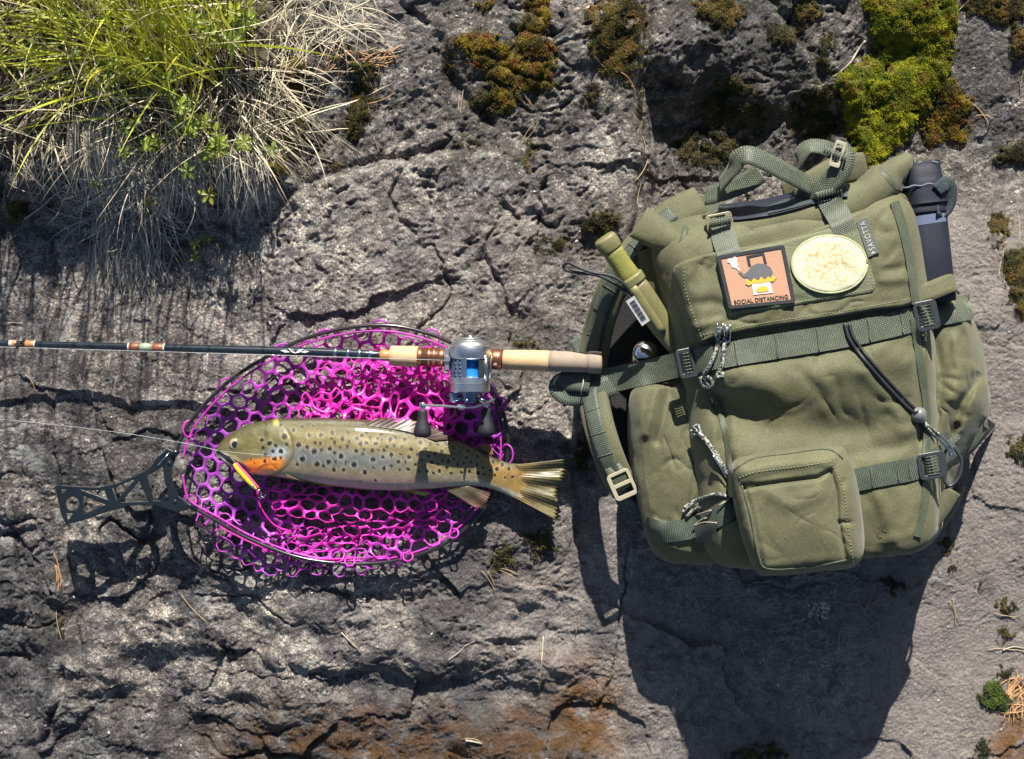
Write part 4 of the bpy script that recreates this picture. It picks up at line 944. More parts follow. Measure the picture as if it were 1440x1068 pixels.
col = cm(ss(660, 700, u)*ss(0.05, 0.25, vv)*0.8, col, C3(0.30, 0.185, 0.05)); col = cm(ss(600, 700, u)*ss(0.75, 0.95, vv), col, C3(0.50, 0.48, 0.38))
gd = segdist(u, vpy, gill); head = ss(-5, 6, np.where(inpoly(u, vpy, [(290, 570), (392, 580), (404, 606), (411, 622), (412, 638), (406, 652), (394, 664), (380, 700), (290, 700)]), gd, -gd))+0*inpoly(u, vpy, [(290, 580), (394, 580), (409, 612), (411, 640), (402, 660), (378, 680), (290, 680)])
hc = cm(ss(0.05, 0.35, vv), np.tile(C3(0.07, 0.065, 0.025), (len(u), 1)), C3(0.14, 0.125, 0.05)); hc = cm(ss(0.45, 0.62, vv), hc, C3(0.19, 0.165, 0.08))
col = cm(head, col, hc)
sc = 1-head
g = lambda x, y, rx, ry: np.exp(-(((u-x)/rx)**2+((vpy-y)/ry)**2)**1.5)
col = cm(g(392, 638, 15, 11)*0.9*head, col, C3(0.28, 0.33, 0.38))
org = np.clip(ss(642, 648, vpy-0.02*(u-350)*0+0.10*(u-370))*ss(338, 352, u)*ss(670, 663, vpy)*ss(404, 392, u), 0, 1)*head
col = cm(org*0.95, col, C3(0.85, 0.24, 0.02)*(0.8+0.25*(noise2(u/5, vpy/3, 4)[:, None]+1))); col = cm(g(375, 666, 22, 4)*head*.8, col, C3(0.7, 0.5, 0.25))
col = cm(g(388, 594, 4, 5)*0.9, col, C3(0.50, 0.36, 0.03))
col = cm(np.exp(-(segdist(u, vpy, gill)/1.5)**2)*0.8, col, C3(0.10, 0.09, 0.03)); col = cm(np.exp(-(segdist(u+4, vpy, gill)/2.0)**2)*0.35, col, C3(0.24, 0.21, 0.07))
col = cm(np.exp(-(segdist(u, vpy, mouth)/2.8)**2)*0.9, col, C3(0.03, 0.03, 0.03)); col = cm(np.exp(-(segdist(u, vpy, [(312, 649), (326, 657), (344, 662)])/3)**2)*0.7, col, C3(0.24, 0.24, 0.20))
col = cm(np.exp(-(segdist(u, vpy, maxil)/1.8)**2)*0.5, col, C3(0.36, 0.32, 0.2)); col = cm(g(316, 643, 7, 4)*.8, col, C3(0.14, 0.15, 0.19))
mott = (0.5+0.5*noise2(u/14, vpy/7, 61))*ss(0.8, 0.5, vv); col = cm(mott*0.45, col, col*0.55+C3(0.012, 0.010, 0.0)); col = cm(np.clip(noise2(u/9+4, vpy/5, 62), 0, 1)*0.5, col, col*1.5)
spots = [(368,619,3),(379,623.6,3.6),(370,630,2.6),(388,627,2.6),(384,634.5,2.6),(395,635,3.4),(386,645.5,3.2),(372.5,640,2.4),(372,649,2.4),(395,643.6,2.4),(353,647,1.2),(358,651,1),(400,614,4),(413,605,2.8),(395,598,2.4),(425,600,2.4),(441,599.5,2.2),(435,612.5,2.8),(451,612,3),(467,608.6,3),
 (403,625,2.5),(420,626,3.6),(432,628.5,2.8),(443,623,2.2),(450.5,623,2.4),(442,635,3.8),(452,633,2.2),(464,631,3.2),(470.5,623,2.6),(466,617,2),(481.6,617.7,3.4),(488.6,608,2.2),(491,621,2),(488.5,627.7,2.6),(479,629,2),(470.5,637,2.6),(479.5,642,3.6),(425.5,645.6,3.8),(418,653,2.8),(446,653,3.8),(454.6,656,2.2),
 (462,649.5,3.4),(472.5,649.5,2),(469.6,661,2.8),(483,661,3),(498,654,3.8),(513,664.6,3.2),(486,651,1.8),(501,634,3),(510,639,2.5),(512,632,2),(509,612.5,3),(502,617,2.5),(507,624,3),(515.5,623,2.8),(520.5,616,2.2),(516,609,2.4),(524.6,646.5,3.6),(524,633,2.6),(532,633.5,2.2),(528.5,624,3.2),(531,617,2.6),
 (536,611,2.6),(537,619,2.2),(544,628,2.6),(549,618,3),(540,633,2.4),(538.6,643.6,2.8),(550,640,3),(540,659,2.8),(525,658,2),(528,676,1.6),(556,616,2.4),(507,677,1.2)]
rr_ = random.Random(3); tries = 0
while len(spots) < 215 and tries < 9000:
    tries += 1; x = rr_.uniform(545, 722); t_ = np.interp(x, xs, ty); b_ = np.interp(x, xs, by); hi = 0.72 if x < 690 else 0.55
    y = t_+(b_-t_)*rr_.uniform(0.07, hi)
    if all((x-a)**2+(y-b)**2 > (8.2+0.02*abs(x-640))**2 for a, b, _ in spots): spots.append((x, y, rr_.uniform(2.0, 3.1)))
ud, vd = u+0.9*noise2(u/3, vpy/3, 7), vpy+0.9*noise2(u/3, vpy/3, 8)
ring = np.zeros(len(u)); dark = np.zeros(len(u))
for x, y, r_ in spots:
    d = np.hypot(ud-x, vd-y); ring = np.maximum(ring, ss(r_*2.1, r_*1.3, d)*(0.75 if r_ > 2.6 else 0.35)); dark = np.maximum(dark, ss(r_*1.28, r_*0.85, d))
topside = (np.tile(np.sin(A), NXF) > -0.35)
col = cm(ring*topside, col, np.minimum(col*1.5+0.05, 0.8)); col = cm(dark*topside*0.97, col, C3(0.010, 0.008, 0.008))
body = mesh('body', V, F, M['fish'], fish, uv=np.stack([VX.ravel(), (A[None]*hw[:, None]*1.15).ravel()], 1), col=col)
at = body.data.attributes.new('Scale', 'FLOAT', 'POINT'); at.data.foreach_set('value', (sc*ss(0.0, 0.15, vv)).astype(np.float32))
fixn(body)
def fin(name, root, tipc, n_r, z0, z1, cols, thick=0.00045, wave=0.0012, parent=fish):
    """fan between a root curve and a tip curve (both px polylines), raised rays"""
    K = n_r*5+1; R_ = resample(catmull(root, 6), K); T_ = resample(catmull(tipc, 6), K); NR = 16
    V = []; C = []; UV = []
    for side in (1, -1):
        for i in range(NR+1):
            t = i/NR; rag = 1+0.0*t
            for k in range(K):
                ray = math.cos(k/5*2*math.pi*1.0); e = T_[k]-R_[k]; tt = t*(1+0.035*ray*t)
                p = R_[k]+e*tt; z = z0+(z1-z0)*t+wave*math.sin(k*0.22+t*2)*t+side*(thick*(1-0.6*t)*(0.75+0.25*ray))
                V.append(P(p[0], p[1], z)); c = np.array([np.interp(t, [0, .5, 1], [cols[0][j], cols[1][j], cols[2][j]]) for j in range(3)])
                C.append(c*(0.92+0.10*ray+0.22*noise2(np.array([k/1.7]), np.array([t*1.5+k*.02]), 77)[0]+0.3*noise2(np.array([k/14.0]), np.array([t*3.0]), 78)[0])); UV.append((0, 0))
    W = K; base2 = (NR+1)*K; F = []
    for i in range(NR):
        for k in range(K-1):
            a = i*W+k; F.append((a, a+1, a+W+1, a+W)); b = base2+a; F.append((b, b+W, b+W+1, b+1))
    ring = [k for k in range(K)]+[i*W+K-1 for i in range(1, NR+1)]+[NR*W+k for k in range(K-2, -1, -1)]+[i*W for i in range(NR-1, 0, -1)]
    for a, b in zip(ring, ring[1:]+ring[:1]): F.append((a, a+base2, b+base2, b))
    o = mesh(name, V, F, M['fin'], parent, col=np.clip(C, 0, 1)); fixn(o); return o
fin('tail_fin', [(724, 654), (721, 668), (719, 684), (718, 697)], [(796, 646), (791, 668), (782, 690), (783, 710), (781, 731)], 17, 0.0285, 0.023, [(0.26, 0.165, 0.05), (0.135, 0.115, 0.055), (0.17, 0.15, 0.06)], 0.0007, 0.0035)
fin('anal_fin', [(622, 686), (640, 685), (660, 684)], [(668, 714), (680, 712), (690, 694)], 9, 0.036, 0.036, [(0.13, 0.115, 0.06), (0.085, 0.07, 0.045), (0.15, 0.075, 0.055)])
fin('dorsal_fin', [(508, 598), (545, 603), (578, 609), (612, 620)], [(530, 588), (575, 590), (608, 600), (640, 618)], 12, 0.050, 0.040, [(0.06, 0.025, 0.016), (0.05, 0.018, 0.014), (0.07, 0.022, 0.014)])
fin('adipose_fin', [(672, 631), (682, 637), (690, 641)], [(676, 625), (690, 627), (694, 640)], 2, 0.031, 0.034, [(0.26, 0.16, 0.05), (0.30, 0.17, 0.05), (0.34, 0.18, 0.05)], 0.0018)
fin('pectoral_fin', [(397, 661), (399, 665), (402, 670)], [(468, 681), (464, 684), (455, 684)], 5, 0.050, 0.040, [(0.16, 0.12, 0.05), (0.30, 0.22, 0.06), (0.5, 0.38, 0.12)])
fin('pelvic_fin', [(536, 688), (545, 689), (556, 689)], [(584, 690), (604, 693), (598, 698)], 5, 0.036, 0.036, [(0.5, 0.30, 0.05), (0.6, 0.42, 0.04), (0.6, 0.5, 0.2)])
mb = MB(); ez = 0.036+0.0098; ec = P(330.5, 625, ez)
mb.lathe(ec, (0, 0, 1), [(-0.004, 0.0070), (0.0005, 0.0072), (0.0017, 0.0060), (0.0023, 0.0040), (0.0024, 0.0006)], 24); eye = mb.build('eye', M['eye'], fish)
mb = MB(); mb.lathe(P(330.5, 625.3, ez+0.0019), (0, 0, 1), [(0, 0.0042), (0.0007, 0.0040), (0.0012, 0.0028), (0.0014, 0.0004)], 20); mb.build('pupil', M['pupil'], eye)
# lure hanging from the corner of the mouth, and the line
lure = thing('fishing_lure', 'small yellow and pink minnow lure hanging from the corner of the trout mouth', 'lure', P(350, 670, 0.03))
pts = [P(*p) for p in ((330, 652, .048), (336, 660, .047), (345, 670, .045), (354, 680, .043), (362, 688, .040))]
cv = catmull(pts, 5); n = len(cv); prof = np.sin(np.linspace(0.25, math.pi-0.2, n))**0.6
mb = MB(); mb.tube(cv+np.array([-0.0010, -0.0004, 0.0008]), 0.0034*prof, 14, 0.0036*prof); mb.build('yellow_side', M['lure_y'], lure)
mb = MB(); mb.tube(cv+np.array([0.0020, 0.0009, -0.0004]), 0.0024*prof, 14, 0.0032*prof); mb.build('pink_back', M['lure_p'], lure)
mb = MB(); mb.lathe(P(355, 684, .046), (0, 0, 1), [(0, .002), (.001, .0018)], 12); mb.tube([P(362, 688, .04), P(367, 692, .039), P(368, 698, .038)], 0.0006, 6)
for a in (0, 2.1, 4.2):
    h = [P(368+6*math.cos(a+t*0.2)*t, 698+7*math.sin(a)*t*0.6-(5*(t-0.6) if t > .6 else -6*t), .038+0.002*t) for t in np.linspace(0, 1, 7)]; mb.tube(h, 0.0005, 5)
mb.build('treble_hook', M['steel'], lure)
mb = MB(); mb.tube(catmull([P(-60, 584, .015), P(100, 600, .02), P(210, 615, .03), P(306, 634, .045), P(332, 652, .047)], 6), 0.00022, 5); mb.tube([P(306, 634, .045), P(345, 638, .060), P(380, 641, .0605)], 0.0002, 5)
mb.build('fishing_line', M['line'], label='thin clear leader line running from the left edge into the trout mouth', cat='fishing line')

# ================================================================== ROD WITH REEL
rod = thing('fishing_rod', 'dark fishing rod with cork grip and silver reel lying across the net', 'fishing rod', P(640, 505, 0.03))
def RY(x): return float(np.interp(x, [-80, 0, 450, 560, 845], [481, 483, 495.5, 501, 510.5]))
def RZ(x): return float(np.interp(x, [-80, 0, 500, 600, 845], [.030, .030, .046, .054, .086]))
def RP(x, dz=0): return P(x, RY(x), RZ(x)+dz)
def rseg(name, x0, x1, r0, r1, m, n=12, bulge=0.0, sides=24):
    mb = MB(); xs_ = np.linspace(x0, x1, n); r = np.linspace(r0, r1, n)*(1+bulge*np.sin(np.linspace(0, math.pi, n))); r = r*np.array([0.9]+[1]*(n-2)+[0.9]); xs_[0], xs_[-1] = x0, x1
    xs_[1] = x0+0.6; xs_[-2] = x1-0.6
    mb.tube([RP(x) for x in xs_], r*S, sides); return mb.build(name, m, rod)
rseg('blank', -70, 552, 3.9, 6.6, M['blank'], 30)
for x0, x1, m in ((13, 18, 'white'), (18, 24, 'wrap_orange'), (36, 48, 'wrap_orange'), (48, 50, 'white'), (180, 182, 'white'), (182, 197, 'wrap'), (197, 215, 'wrapgreen'), (215, 230, 'wrap'), (230, 232, 'white')):
    rb = float(np.interp((x0+x1)/2, [-70, 552], [3.9, 6.6]))+0.7; rseg('thread_wrap', x0, x1, rb, rb, M[m], 6)
for x in (470, 488, 504, 519): rseg('decor_ring', x, x+4, 7.4, 7.4, M['steel'], 6)
rseg('winding_check', 535, 549, 7.8, 7.8, M['wrap_orange'], 6); rseg('foregrip', 549, 588, 13.6, 14.4, M['cork'], 10, 0.02)
rseg('reel_seat', 588, 706, 12.2, 12.2, M['bronze_dark'], 14)
for x0, x1, r_ in ((588, 594, 13.2), (602, 607, 13.6), (609, 614, 13.6), (617, 626, 12.9), (690, 707, 13.9)): rseg('seat_ring', x0, x1, r_, r_, M['copper'], 6)
rseg('rear_grip', 708, 773, 13.2, 14.2, M['cork'], 12, 0.01); rseg('rear_grip_shaded', 773, 828, 14.2, 13.8, M['cork_shaded'], 12); rseg('butt_cap', 827, 846, 14.6, 14.0, M['cork_shaded'], 8, 0.04)
mb = MB()
cg = np.array(RP(26, 0.004)); r_ = 0.0052
ring_pts = [cg+np.array([0, r_*math.cos(a)*0.9-0.002, r_*math.sin(a)*0.75-0.001]) + np.array([r_*0.7*math.cos(a), 0, 0]) for a in np.linspace(0, 2*math.pi, 17)]
mb.tube(ring_pts, 0.0008, 6); mb.tube([RP(34, 0.004), tuple(cg+np.array([0.003, -0.002, .003])), RP(20, 0.004)], 0.0007, 6); mb.build('line_guide', M['plastic_dark'], rod)
# white wing-like logo on the blank
mb = MB()
for k, (dx, dy, a, L, w_) in enumerate(((-14, 0, 0.15, 14, 4), (-4, -2, 0.6, 13, 4), (6, -2, -0.5, 13, 4), (14, 0, -0.1, 12, 3.5))):
    x = 415+dx; y = RY(x)+dy*0.5; c = (x, y); pl = [(-L/2, 0), (0, -w_/2), (L/2, 0.4), (0, w_/2)]
    pl = [(c[0]+px_*math.cos(a)-py_*math.sin(a), c[1]+px_*math.sin(a)+py_*math.cos(a)) for px_, py_ in pl]
    mb.add([P(px_, py_, RZ(x)+math.sqrt(max(0.0058**2-((py_-RY(x))*S)**2, 0))+0.0004) for px_, py_ in pl], [(0, 1, 2, 3)])
mb.build('wing_logo', M['white'], rod, smooth=False)
# reel
RX = 661; rz0 = RZ(661)+0.026
def cyl(mb, y0, y1, prof, cx=RX, cz=rz0, sides=40):
    """prof in px radii; lathe along the reel axis (image vertical)"""
    f = (CH-cz)/CH; o = P(cx, y0, cz); L = (y1-y0)*S*f
    mb.lathe(o, (0, -1, 0), [(a*L, r*S*f) for a, r in prof], sides)
mb = MB(); cyl(mb, 474, 507, [(0, 4), (0.03, 11), (0.07, 15.5), (0.09, 14.8), (0.11, 17), (0.17, 21.5), (0.19, 21), (0.21, 23), (0.28, 26), (0.38, 28), (0.40, 27.6), (0.43, 29.5), (0.5, 30), (0.9, 30), (0.94, 29), (1, 26)]); reel = mb.build('reel', M['silver'], rod); autosmooth(reel, 40)
mb = MB(); cyl(mb, 471, 476, [(0, 2), (0.3, 4), (1, 5)]); mb.build('side_cap', M['steel'], reel)
mb = MB(); cyl(mb, 531, 553, [(0, 27), (0.06, 30), (0.35, 30), (0.42, 28.5), (0.9, 28), (1, 22)]); autosmooth(mb.build('gear_plate', M['silver'], reel), 40)
mb = MB(); cyl(mb, 505, 532, [(0, 21.5)]+[(0.06+0.88*k/34, 19+(0.35 if k % 2 else -0.35)) for k in range(35)]+[(1, 21.5)]); mb.build('spool', M['blueline'], reel)
mb = MB(); cyl(mb, 503.5, 506.5, [(0, 24.5), (1, 24.5)]); cyl(mb, 530.5, 533, [(0, 24.5), (1, 24.5)]); mb.build('spool_rim', M['steel'], reel)
# curved perforated front cover
f = (CH-rz0)/CH; V = []; C = []; nA = 14; nY = 10; R0 = 29*S*f
def arcplate(a0, a1, y0, y1, Rm, thk, nA=12, nY=4):
    V = []; F = []
    for sgn in (1, 0):
        for j in range(nY+1):
            for i in range(nA+1):
                a = a0+(a1-a0)*i/nA; r = Rm+thk*sgn; V.append(((RX-720)*S*f+r*math.cos(a), (534-(y0+(y1-y0)*j/nY))*S*f, rz0+r*math.sin(a)))
    W = nA+1; B = (nY+1)*W
    for j in range(nY):
        for i in range(nA): a = j*W+i; F += [(a, a+1, a+W+1, a+W), (B+a, B+a+W, B+a+W+1, B+a+1)]
    for i in range(nA): F += [(i, B+i, B+i+1, i+1), (nY*W+i, nY*W+i+1, B+nY*W+i+1, B+nY*W+i)]
    for j in range(nY): F += [(j*W, (j+1)*W, B+(j+1)*W, B+j*W), (j*W+nA, B+j*W+nA, B+(j+1)*W+nA, (j+1)*W+nA)]
    return V, F
mb = MB(); mb.add(*arcplate(math.radians(103), math.radians(172), 503, 533, 24*S*f, 0.0035)); mb.add(*arcplate(math.radians(98), math.radians(106), 503, 533, 25*S*f, 0.0035, 3)); cov = mb.build('level_wind_cover', M['bluepl'], reel); autosmooth(cov, 35)
mb = MB(); Rm = 24*S*f+0.0035
for i, a in enumerate((118, 134)):
    for j in range(5):
        a_ = math.radians(a+(3 if j % 2 else 0)); c = ((RX-720)*S*f+Rm*math.cos(a_), (534-(507+j*5.6))*S*f, rz0+Rm*math.sin(a_)); mb.lathe(c, (math.cos(a_), 0, math.sin(a_)), [(-0.001, 0.0017), (0.0002, 0.0017)], 10)
mb.build('vent_hole', M['plastic_dark'], cov)
mb = MB(); mb.add(*arcplate(math.radians(12), math.radians(62), 507, 530, 25*S*f, 0.003)); autosmooth(mb.build('thumb_rest', M['plastic_dark'], reel), 35)
mb = MB()
for x, z in ((634, -0.008), (689, -0.010), (683, 0.016)):
    mb.tube([P(x, 500, rz0+z), P(x, 536, rz0+z)], 0.0024, 10)
mb.box(P(RX, 517, RZ(661)+0.012), (0.034, 0.03, 0.006)); mb.build('frame_bar', M['steel'], reel)
mb = MB(); mb.box(P(629, 505, rz0-0.002), (0.005, 0.026, 0.026)); mb.box(P(629, 505, rz0+0.012), (0.0065, 0.006, 0.004)); autosmooth(mb.build('line_guide_block', M['silver'], reel), 30)
mb = MB(); cyl(mb, 553, 566, [(0, 8), (0.1, 7.5), (0.8, 6.5), (1, 5.5)], 639, rz0+0.002, 20); cyl(mb, 553, 567, [(0, 13), (0.2, 13), (0.25, 11), (0.5, 11), (0.55, 12), (0.75, 12), (0.8, 9), (1, 9)], 661, rz0+0.004, 28); autosmooth(mb.build('gear_shaft', M['bluepl'], reel), 35)
mb = MB()
for k in range(5):
    a = 2*math.pi*k/5+0.5; p0 = np.array(P(661, 561, rz0+.004)); d = np.array([math.cos(a), 0, math.sin(a)]); mb.tube([p0+d*0.009, p0+d*0.020+np.array([0, -0.002, 0])], [0.0022, 0.0014], 8)
mb.build('star_drag', M['bluepl'], reel)
armpts = [(594, 570, rz0+.012), (620, 571, rz0+.010), (645, 573, rz0+.007), (665, 573, rz0+.002), (684, 567, rz0-.010), (692, 563, rz0-.018)]
mb = MB(); mb.tube(catmull([P(*p) for p in armpts], 6), 0.0016, 12, 0.0052, up=(0.25, 0, 1), sup=4); mb.lathe(P(649, 569, rz0+.006), (0, -1, 0), [(0, .0055), (.004, .0055), (.006, .0035), (.007, .001)], 6)
arm = mb.build('handle_arm', M['silver'], reel); autosmooth(arm, 40)
for cx, cz in ((594, rz0+.012), (684, rz0-.012)):
    y0 = 568 if cx < 600 else 566; mb = MB(); f2 = (CH-cz)/CH; o = P(cx, y0+8, cz)
    pr = [(0, 3.5), (1, 6), (3, 6.6), (10, 6.8), (18, 8.5), (26, 11.2), (32, 12.6), (36, 12.2), (38.5, 9.5), (39.5, 4)]
    mb.tube([np.array(o)+np.array([0.0, -a*S*f2, -0.0]) for a, _ in pr], [r*S*f2 for _, r in pr], 20, [r*S*f2*0.72 for _, r in pr], up=(0, 0, 1)); kn = mb.build('handle_knob', M['rubber'], reel)
    mb = MB(); mb.lathe(P(cx, y0-2, cz), (0, -1, 0), [(0, .0032), (.001, .0040), (.006, .0040), (.008, .003)], 14); mb.build('knob_cap', M['steel'], kn)
# running line above the blank
mb = MB(); mb.tube([P(-70, 486.5, .034), P(26, 489, .036), P(300, 497, .050), P(629, 507, rz0+0.006)], 0.00026, 5); mb.build('running_line', M['line'], rod)
# rubber band end by the seat
mb = MB(); mb.tube(catmull([P(688, 548, .045), P(696, 565, .038), P(702, 585, .028), P(707, 603, .02)], 6), 0.0011, 6); mb.build('strap_end', M['cordblack'], rod)

# ================================================================== BACKPACK
pack = thing('backpack', 'large olive green roll-top backpack lying on the rock with pouch and patches', 'backpack', tuple(gp(1140, 560)))
BV = []; BF = []
def bvh_add(o):
    n = len(BV); org = origin_of(o)
    for v in o.data.vertices: BV.append(v.co+org)
    for p in o.data.polygons: BF.append(tuple(i+n for i in p.vertices))
BVH = [None]
def rebuild(): BVH[0] = BVHTree.FromPolygons(BV, BF)
def cast(px, py, default=None):
    o = Vector((0, 0, CH)); d = (Vector(P(px, py, 0))-o).normalized(); h = BVH[0].ray_cast(o, d)
    if h[0] is None: return (gp(px, py)[2] if default is None else default)
    return h[0].z
def wrinkle(px, py, seed, amp, sc=60.0):
    wx_ = px+22*noise2(px/70, py/70, seed+5); wy_ = py+22*noise2(px/70, py/70, seed+6)
    a_ = np.clip(1-2.2*np.abs(noise2(wx_/(sc*1.3)+3, wy_/(sc*0.9), seed+21)), 0, 1)**5; b_ = np.clip(1-2.2*np.abs(noise2(wx_/(sc*0.8), wy_/(sc*1.4)+5, seed+22)), 0, 1)**6
    k_ = ss(-.1, .3, noise2(px/55, py/55, seed+23))
    return amp*(ridged(wx_/sc, wy_/(sc*1.5), 2, seed)*0.5+0.75*noise2(wx_/(sc*1.6), wy_/(sc*1.6), seed+3)-(0.75*a_+0.55*b_)*k_)
def loft(name, secs, m, parent, n=180, k=7, crown=0.008, rings=34, wr=(1, 0.003, 60), creases=(), label=None):
    rs = [resample(catmull(p, 8, True), n, True) for p, z in secs]; zs = [z for p, z in secs]
    st_ = np.array([np.concatenate([r, np.full((n, 1), z)], 1) for r, z in zip(rs, zs)]); m_ = len(st_)
    ctl = [st_[i].ravel() for i in range(m_)]; cc = catmull(ctl, k).reshape(-1, n, 3)
    last = cc[-1]; c = last[:, :2].mean(0); R_ = []
    for i in range(1, rings+1):
        r = 1-i/rings; p = c+(last[:, :2]-c)*r; R_.append(np.concatenate([p, (last[:, 2]+crown*(1-r*r))[:, None]], 1))
    allr = np.concatenate([cc, np.array(R_)]); NR = len(allr); A_ = allr.reshape(-1, 3)
    w0 = np.concatenate([np.linspace(0, 1, len(cc)), np.ones(rings)]); w0 = np.repeat(w0, n)
    dz = wrinkle(A_[:, 0], A_[:, 1], *wr[:1], wr[1], wr[2])
    for pts, wd, am in creases: dz = dz+am*np.exp(-(segdist(A_[:, 0], A_[:, 1], pts)/wd)**2)
    z = A_[:, 2]+dz*ss(0.15, 0.9, w0)
    # wrinkle the side walls sideways as well
    cx_, cy_ = c; dx = A_[:, 0]-cx_; dy = A_[:, 1]-cy_; L = np.hypot(dx, dy)+1e-6
    s_ = wrinkle(A_[:, 0]*0.8+z*900, A_[:, 1]*0.8+z*400, wr[0]+40, wr[1]/S*0.8, wr[2]*0.8)*(1-np.repeat(np.concatenate([np.zeros(len(cc)), np.linspace(0.2, 1, rings)]), n))*ss(0, .2, w0)
    X = A_[:, 0]+dx/L*s_; Y = A_[:, 1]+dy/L*s_; f = (CH-z)/CH
    V = np.stack([(X-720)*S*f, (534-Y)*S*f, z], 1)
    I = np.arange(NR*n).reshape(NR, n); J = np.roll(I, -1, 1)
    F = np.stack([I[:-1].ravel(), I[1:].ravel(), J[1:].ravel(), J[:-1].ravel()], 1)
    o = mesh(name, V, F, m, parent, label=label); fixn(o)
    return o
zb = -0.012
main = loft('main_body', [
    ([(930, 330), (1060, 310), (1180, 300), (1230, 330), (1250, 450), (1250, 560), (1240, 660), (1225, 700), (1100, 725), (990, 725), (965, 640), (955, 520), (930, 420)], zb),
    ([(915, 325), (1060, 295), (1200, 270), (1275, 290), (1310, 430), (1320, 560), (1318, 660), (1300, 755), (1150, 770), (1000, 765), (965, 660), (950, 520), (925, 420)], 0.06),
    ([(925, 330), (1060, 290), (1200, 262), (1280, 280), (1310, 420), (1318, 560), (1320, 670), (1308, 764), (1160, 785), (1010, 790), (978, 680), (962, 540), (935, 430)], 0.13),
    ([(955, 345), (1060, 305), (1200, 275), (1272, 292), (1298, 420), (1305, 560), (1310, 670), (1304, 768), (1160, 787), (1030, 790), (1000, 680), (985, 540), (960, 430)], 0.17),
    ([(985, 365), (1065, 330), (1190, 305), (1250, 315), (1275, 430), (1282, 560), (1290, 660), (1286, 750), (1160, 768), (1050, 765), (1025, 670), (1012, 540), (985, 450)], 0.185)],
    M['olive'], pack, n=240, crown=0.007, wr=(3, 0.0042, 70),
    creases=[([(1010, 570), (1080, 598), (1160, 606), (1210, 606)], 30, -0.017), ([(1020, 535), (1120, 528), (1270, 505)], 26, 0.008), ([(1215, 525), (1250, 560), (1270, 600)], 12, 0.005), ([(1120, 520), (1160, 560)], 9, -0.002), ([(1040, 530), (1100, 560), (1120, 610)], 26, 0.006), ([(1290, 470), (1295, 560), (1290, 640)], 7, -0.007), ([(1012, 560), (1022, 640), (1035, 720)], 9, -0.010), ([(1190, 640), (1260, 628), (1290, 615)], 9, -0.004), ([(1215, 510), (1250, 480), (1285, 465)], 9, 0.003), ([(1235, 700), (1250, 740), (1260, 770)], 8, 0.004), ([(1210, 690), (1235, 720), (1222, 760)], 12, -0.003)])
lpk = loft('side_pocket', [
    ([(905, 560), (960, 550), (1000, 570), (1005, 700), (1000, 760), (950, 765), (915, 735), (900, 650)], zb),
    ([(888, 560), (935, 545), (1000, 545), (1022, 640), (1030, 760), (1000, 788), (930, 782), (906, 735), (888, 650)], 0.05),
    ([(890, 553), (935, 540), (1000, 535), (1020, 640), (1032, 760), (1010, 792), (935, 785), (906, 738), (889, 640)], 0.10),
    ([(903, 560), (945, 545), (992, 548), (1008, 640), (1020, 740), (1000, 775), (945, 770), (920, 730), (905, 640)], 0.125)],
    M['olive'], pack, n=160, crown=0.012, wr=(8, 0.0038, 55), creases=[([(925, 545), (915, 580), (908, 610)], 7, 0.006), ([(943, 545), (930, 600), (925, 620)], 6, -0.007), ([(975, 545), (985, 600), (990, 650)], 8, 0.006), ([(910, 738), (950, 755), (1000, 758)], 10, 0.003)], label='left side pocket of plain olive cloth')
rpk = loft('side_pocket', [
    ([(1270, 430), (1320, 420), (1335, 500), (1320, 600), (1290, 690), (1270, 640)], zb),
    ([(1285, 440), (1350, 425), (1380, 500), (1382, 590), (1345, 660), (1312, 745), (1285, 735), (1275, 600)], 0.05),
    ([(1290, 440), (1350, 428), (1382, 510), (1385, 580), (1350, 650), (1312, 750), (1290, 740), (1285, 600)], 0.10),
    ([(1296, 450), (1345, 440), (1368, 515), (1366, 575), (1335, 640), (1306, 720), (1295, 700), (1292, 600)], 0.135)],
    M['olive'], pack, n=160, crown=0.010, wr=(15, 0.0045, 45), creases=[([(1375, 530), (1350, 570), (1335, 620)], 7, -0.012), ([(1310, 470), (1322, 520), (1318, 580)], 9, -0.007), ([(1345, 480), (1350, 520), (1340, 560)], 10, 0.006), ([(1345, 600), (1320, 660), (1305, 710)], 6, -0.008)], label='right side pocket bulging beside the tube case')
for o in (main, lpk, rpk): bvh_add(o)
bp = catmull([(862, 420), (880, 370), (920, 335), (1000, 320), (1020, 420), (1010, 560), (1000, 700), (930, 720), (885, 700), (868, 640), (856, 560), (850, 490)], 6, True)
V2, F2 = shape2d([[tuple(p) for p in bp]], 16, 4); V3 = [P(v[0], v[1], 0.012+v[2]*S+0.004*math.sin(v[0]/23)+0.008*ss(500, 330, v[1])) for v in V2]
autosmooth(fixn(mesh('back_panel', V3, F2, simple('shade_black_padding', (0.010, 0.011, 0.012), 0.9, 0, 0.4, 300, 0.8, 500, 0.001), pack)), 50)  # back panel, near black so its colour deepens the shade in the strap gap
# rolled top
rl = MB()
rp = catmull([P(*p) for p in ((975, 345, .150), (1010, 340, .160), (1080, 318, .166), (1150, 303, .168), (1205, 283, .168), (1240, 258, .155), (1262, 238, .145), (1276, 224, .140))], 12)
n = len(rp); tt = np.linspace(0, 1, n); rr2 = np.interp(tt, [0, .1, .5, .68, .8, .9, 1], [0.020, 0.022, 0.021, 0.022, 0.018, 0.012, 0.009])*(1+0.07*np.sin(tt*37)+0.04*np.sin(tt*71)); rzz = np.interp(tt, [0, .6, .8, 1], [0.016, 0.018, 0.020, 0.014])*(1+0.06*np.sin(tt*29+1))
rl.tube(rp, rr2, 28, rzz); roll = rl.build('roll_top', M['olive'], pack); fixn(roll); bvh_add(roll)
el = MB(); ep = catmull([P(*p) for p in ((1010, 343, .150), (985, 350, .152), (955, 343, .150), (925, 328, .145), (898, 312, .142))], 8); n = len(ep)
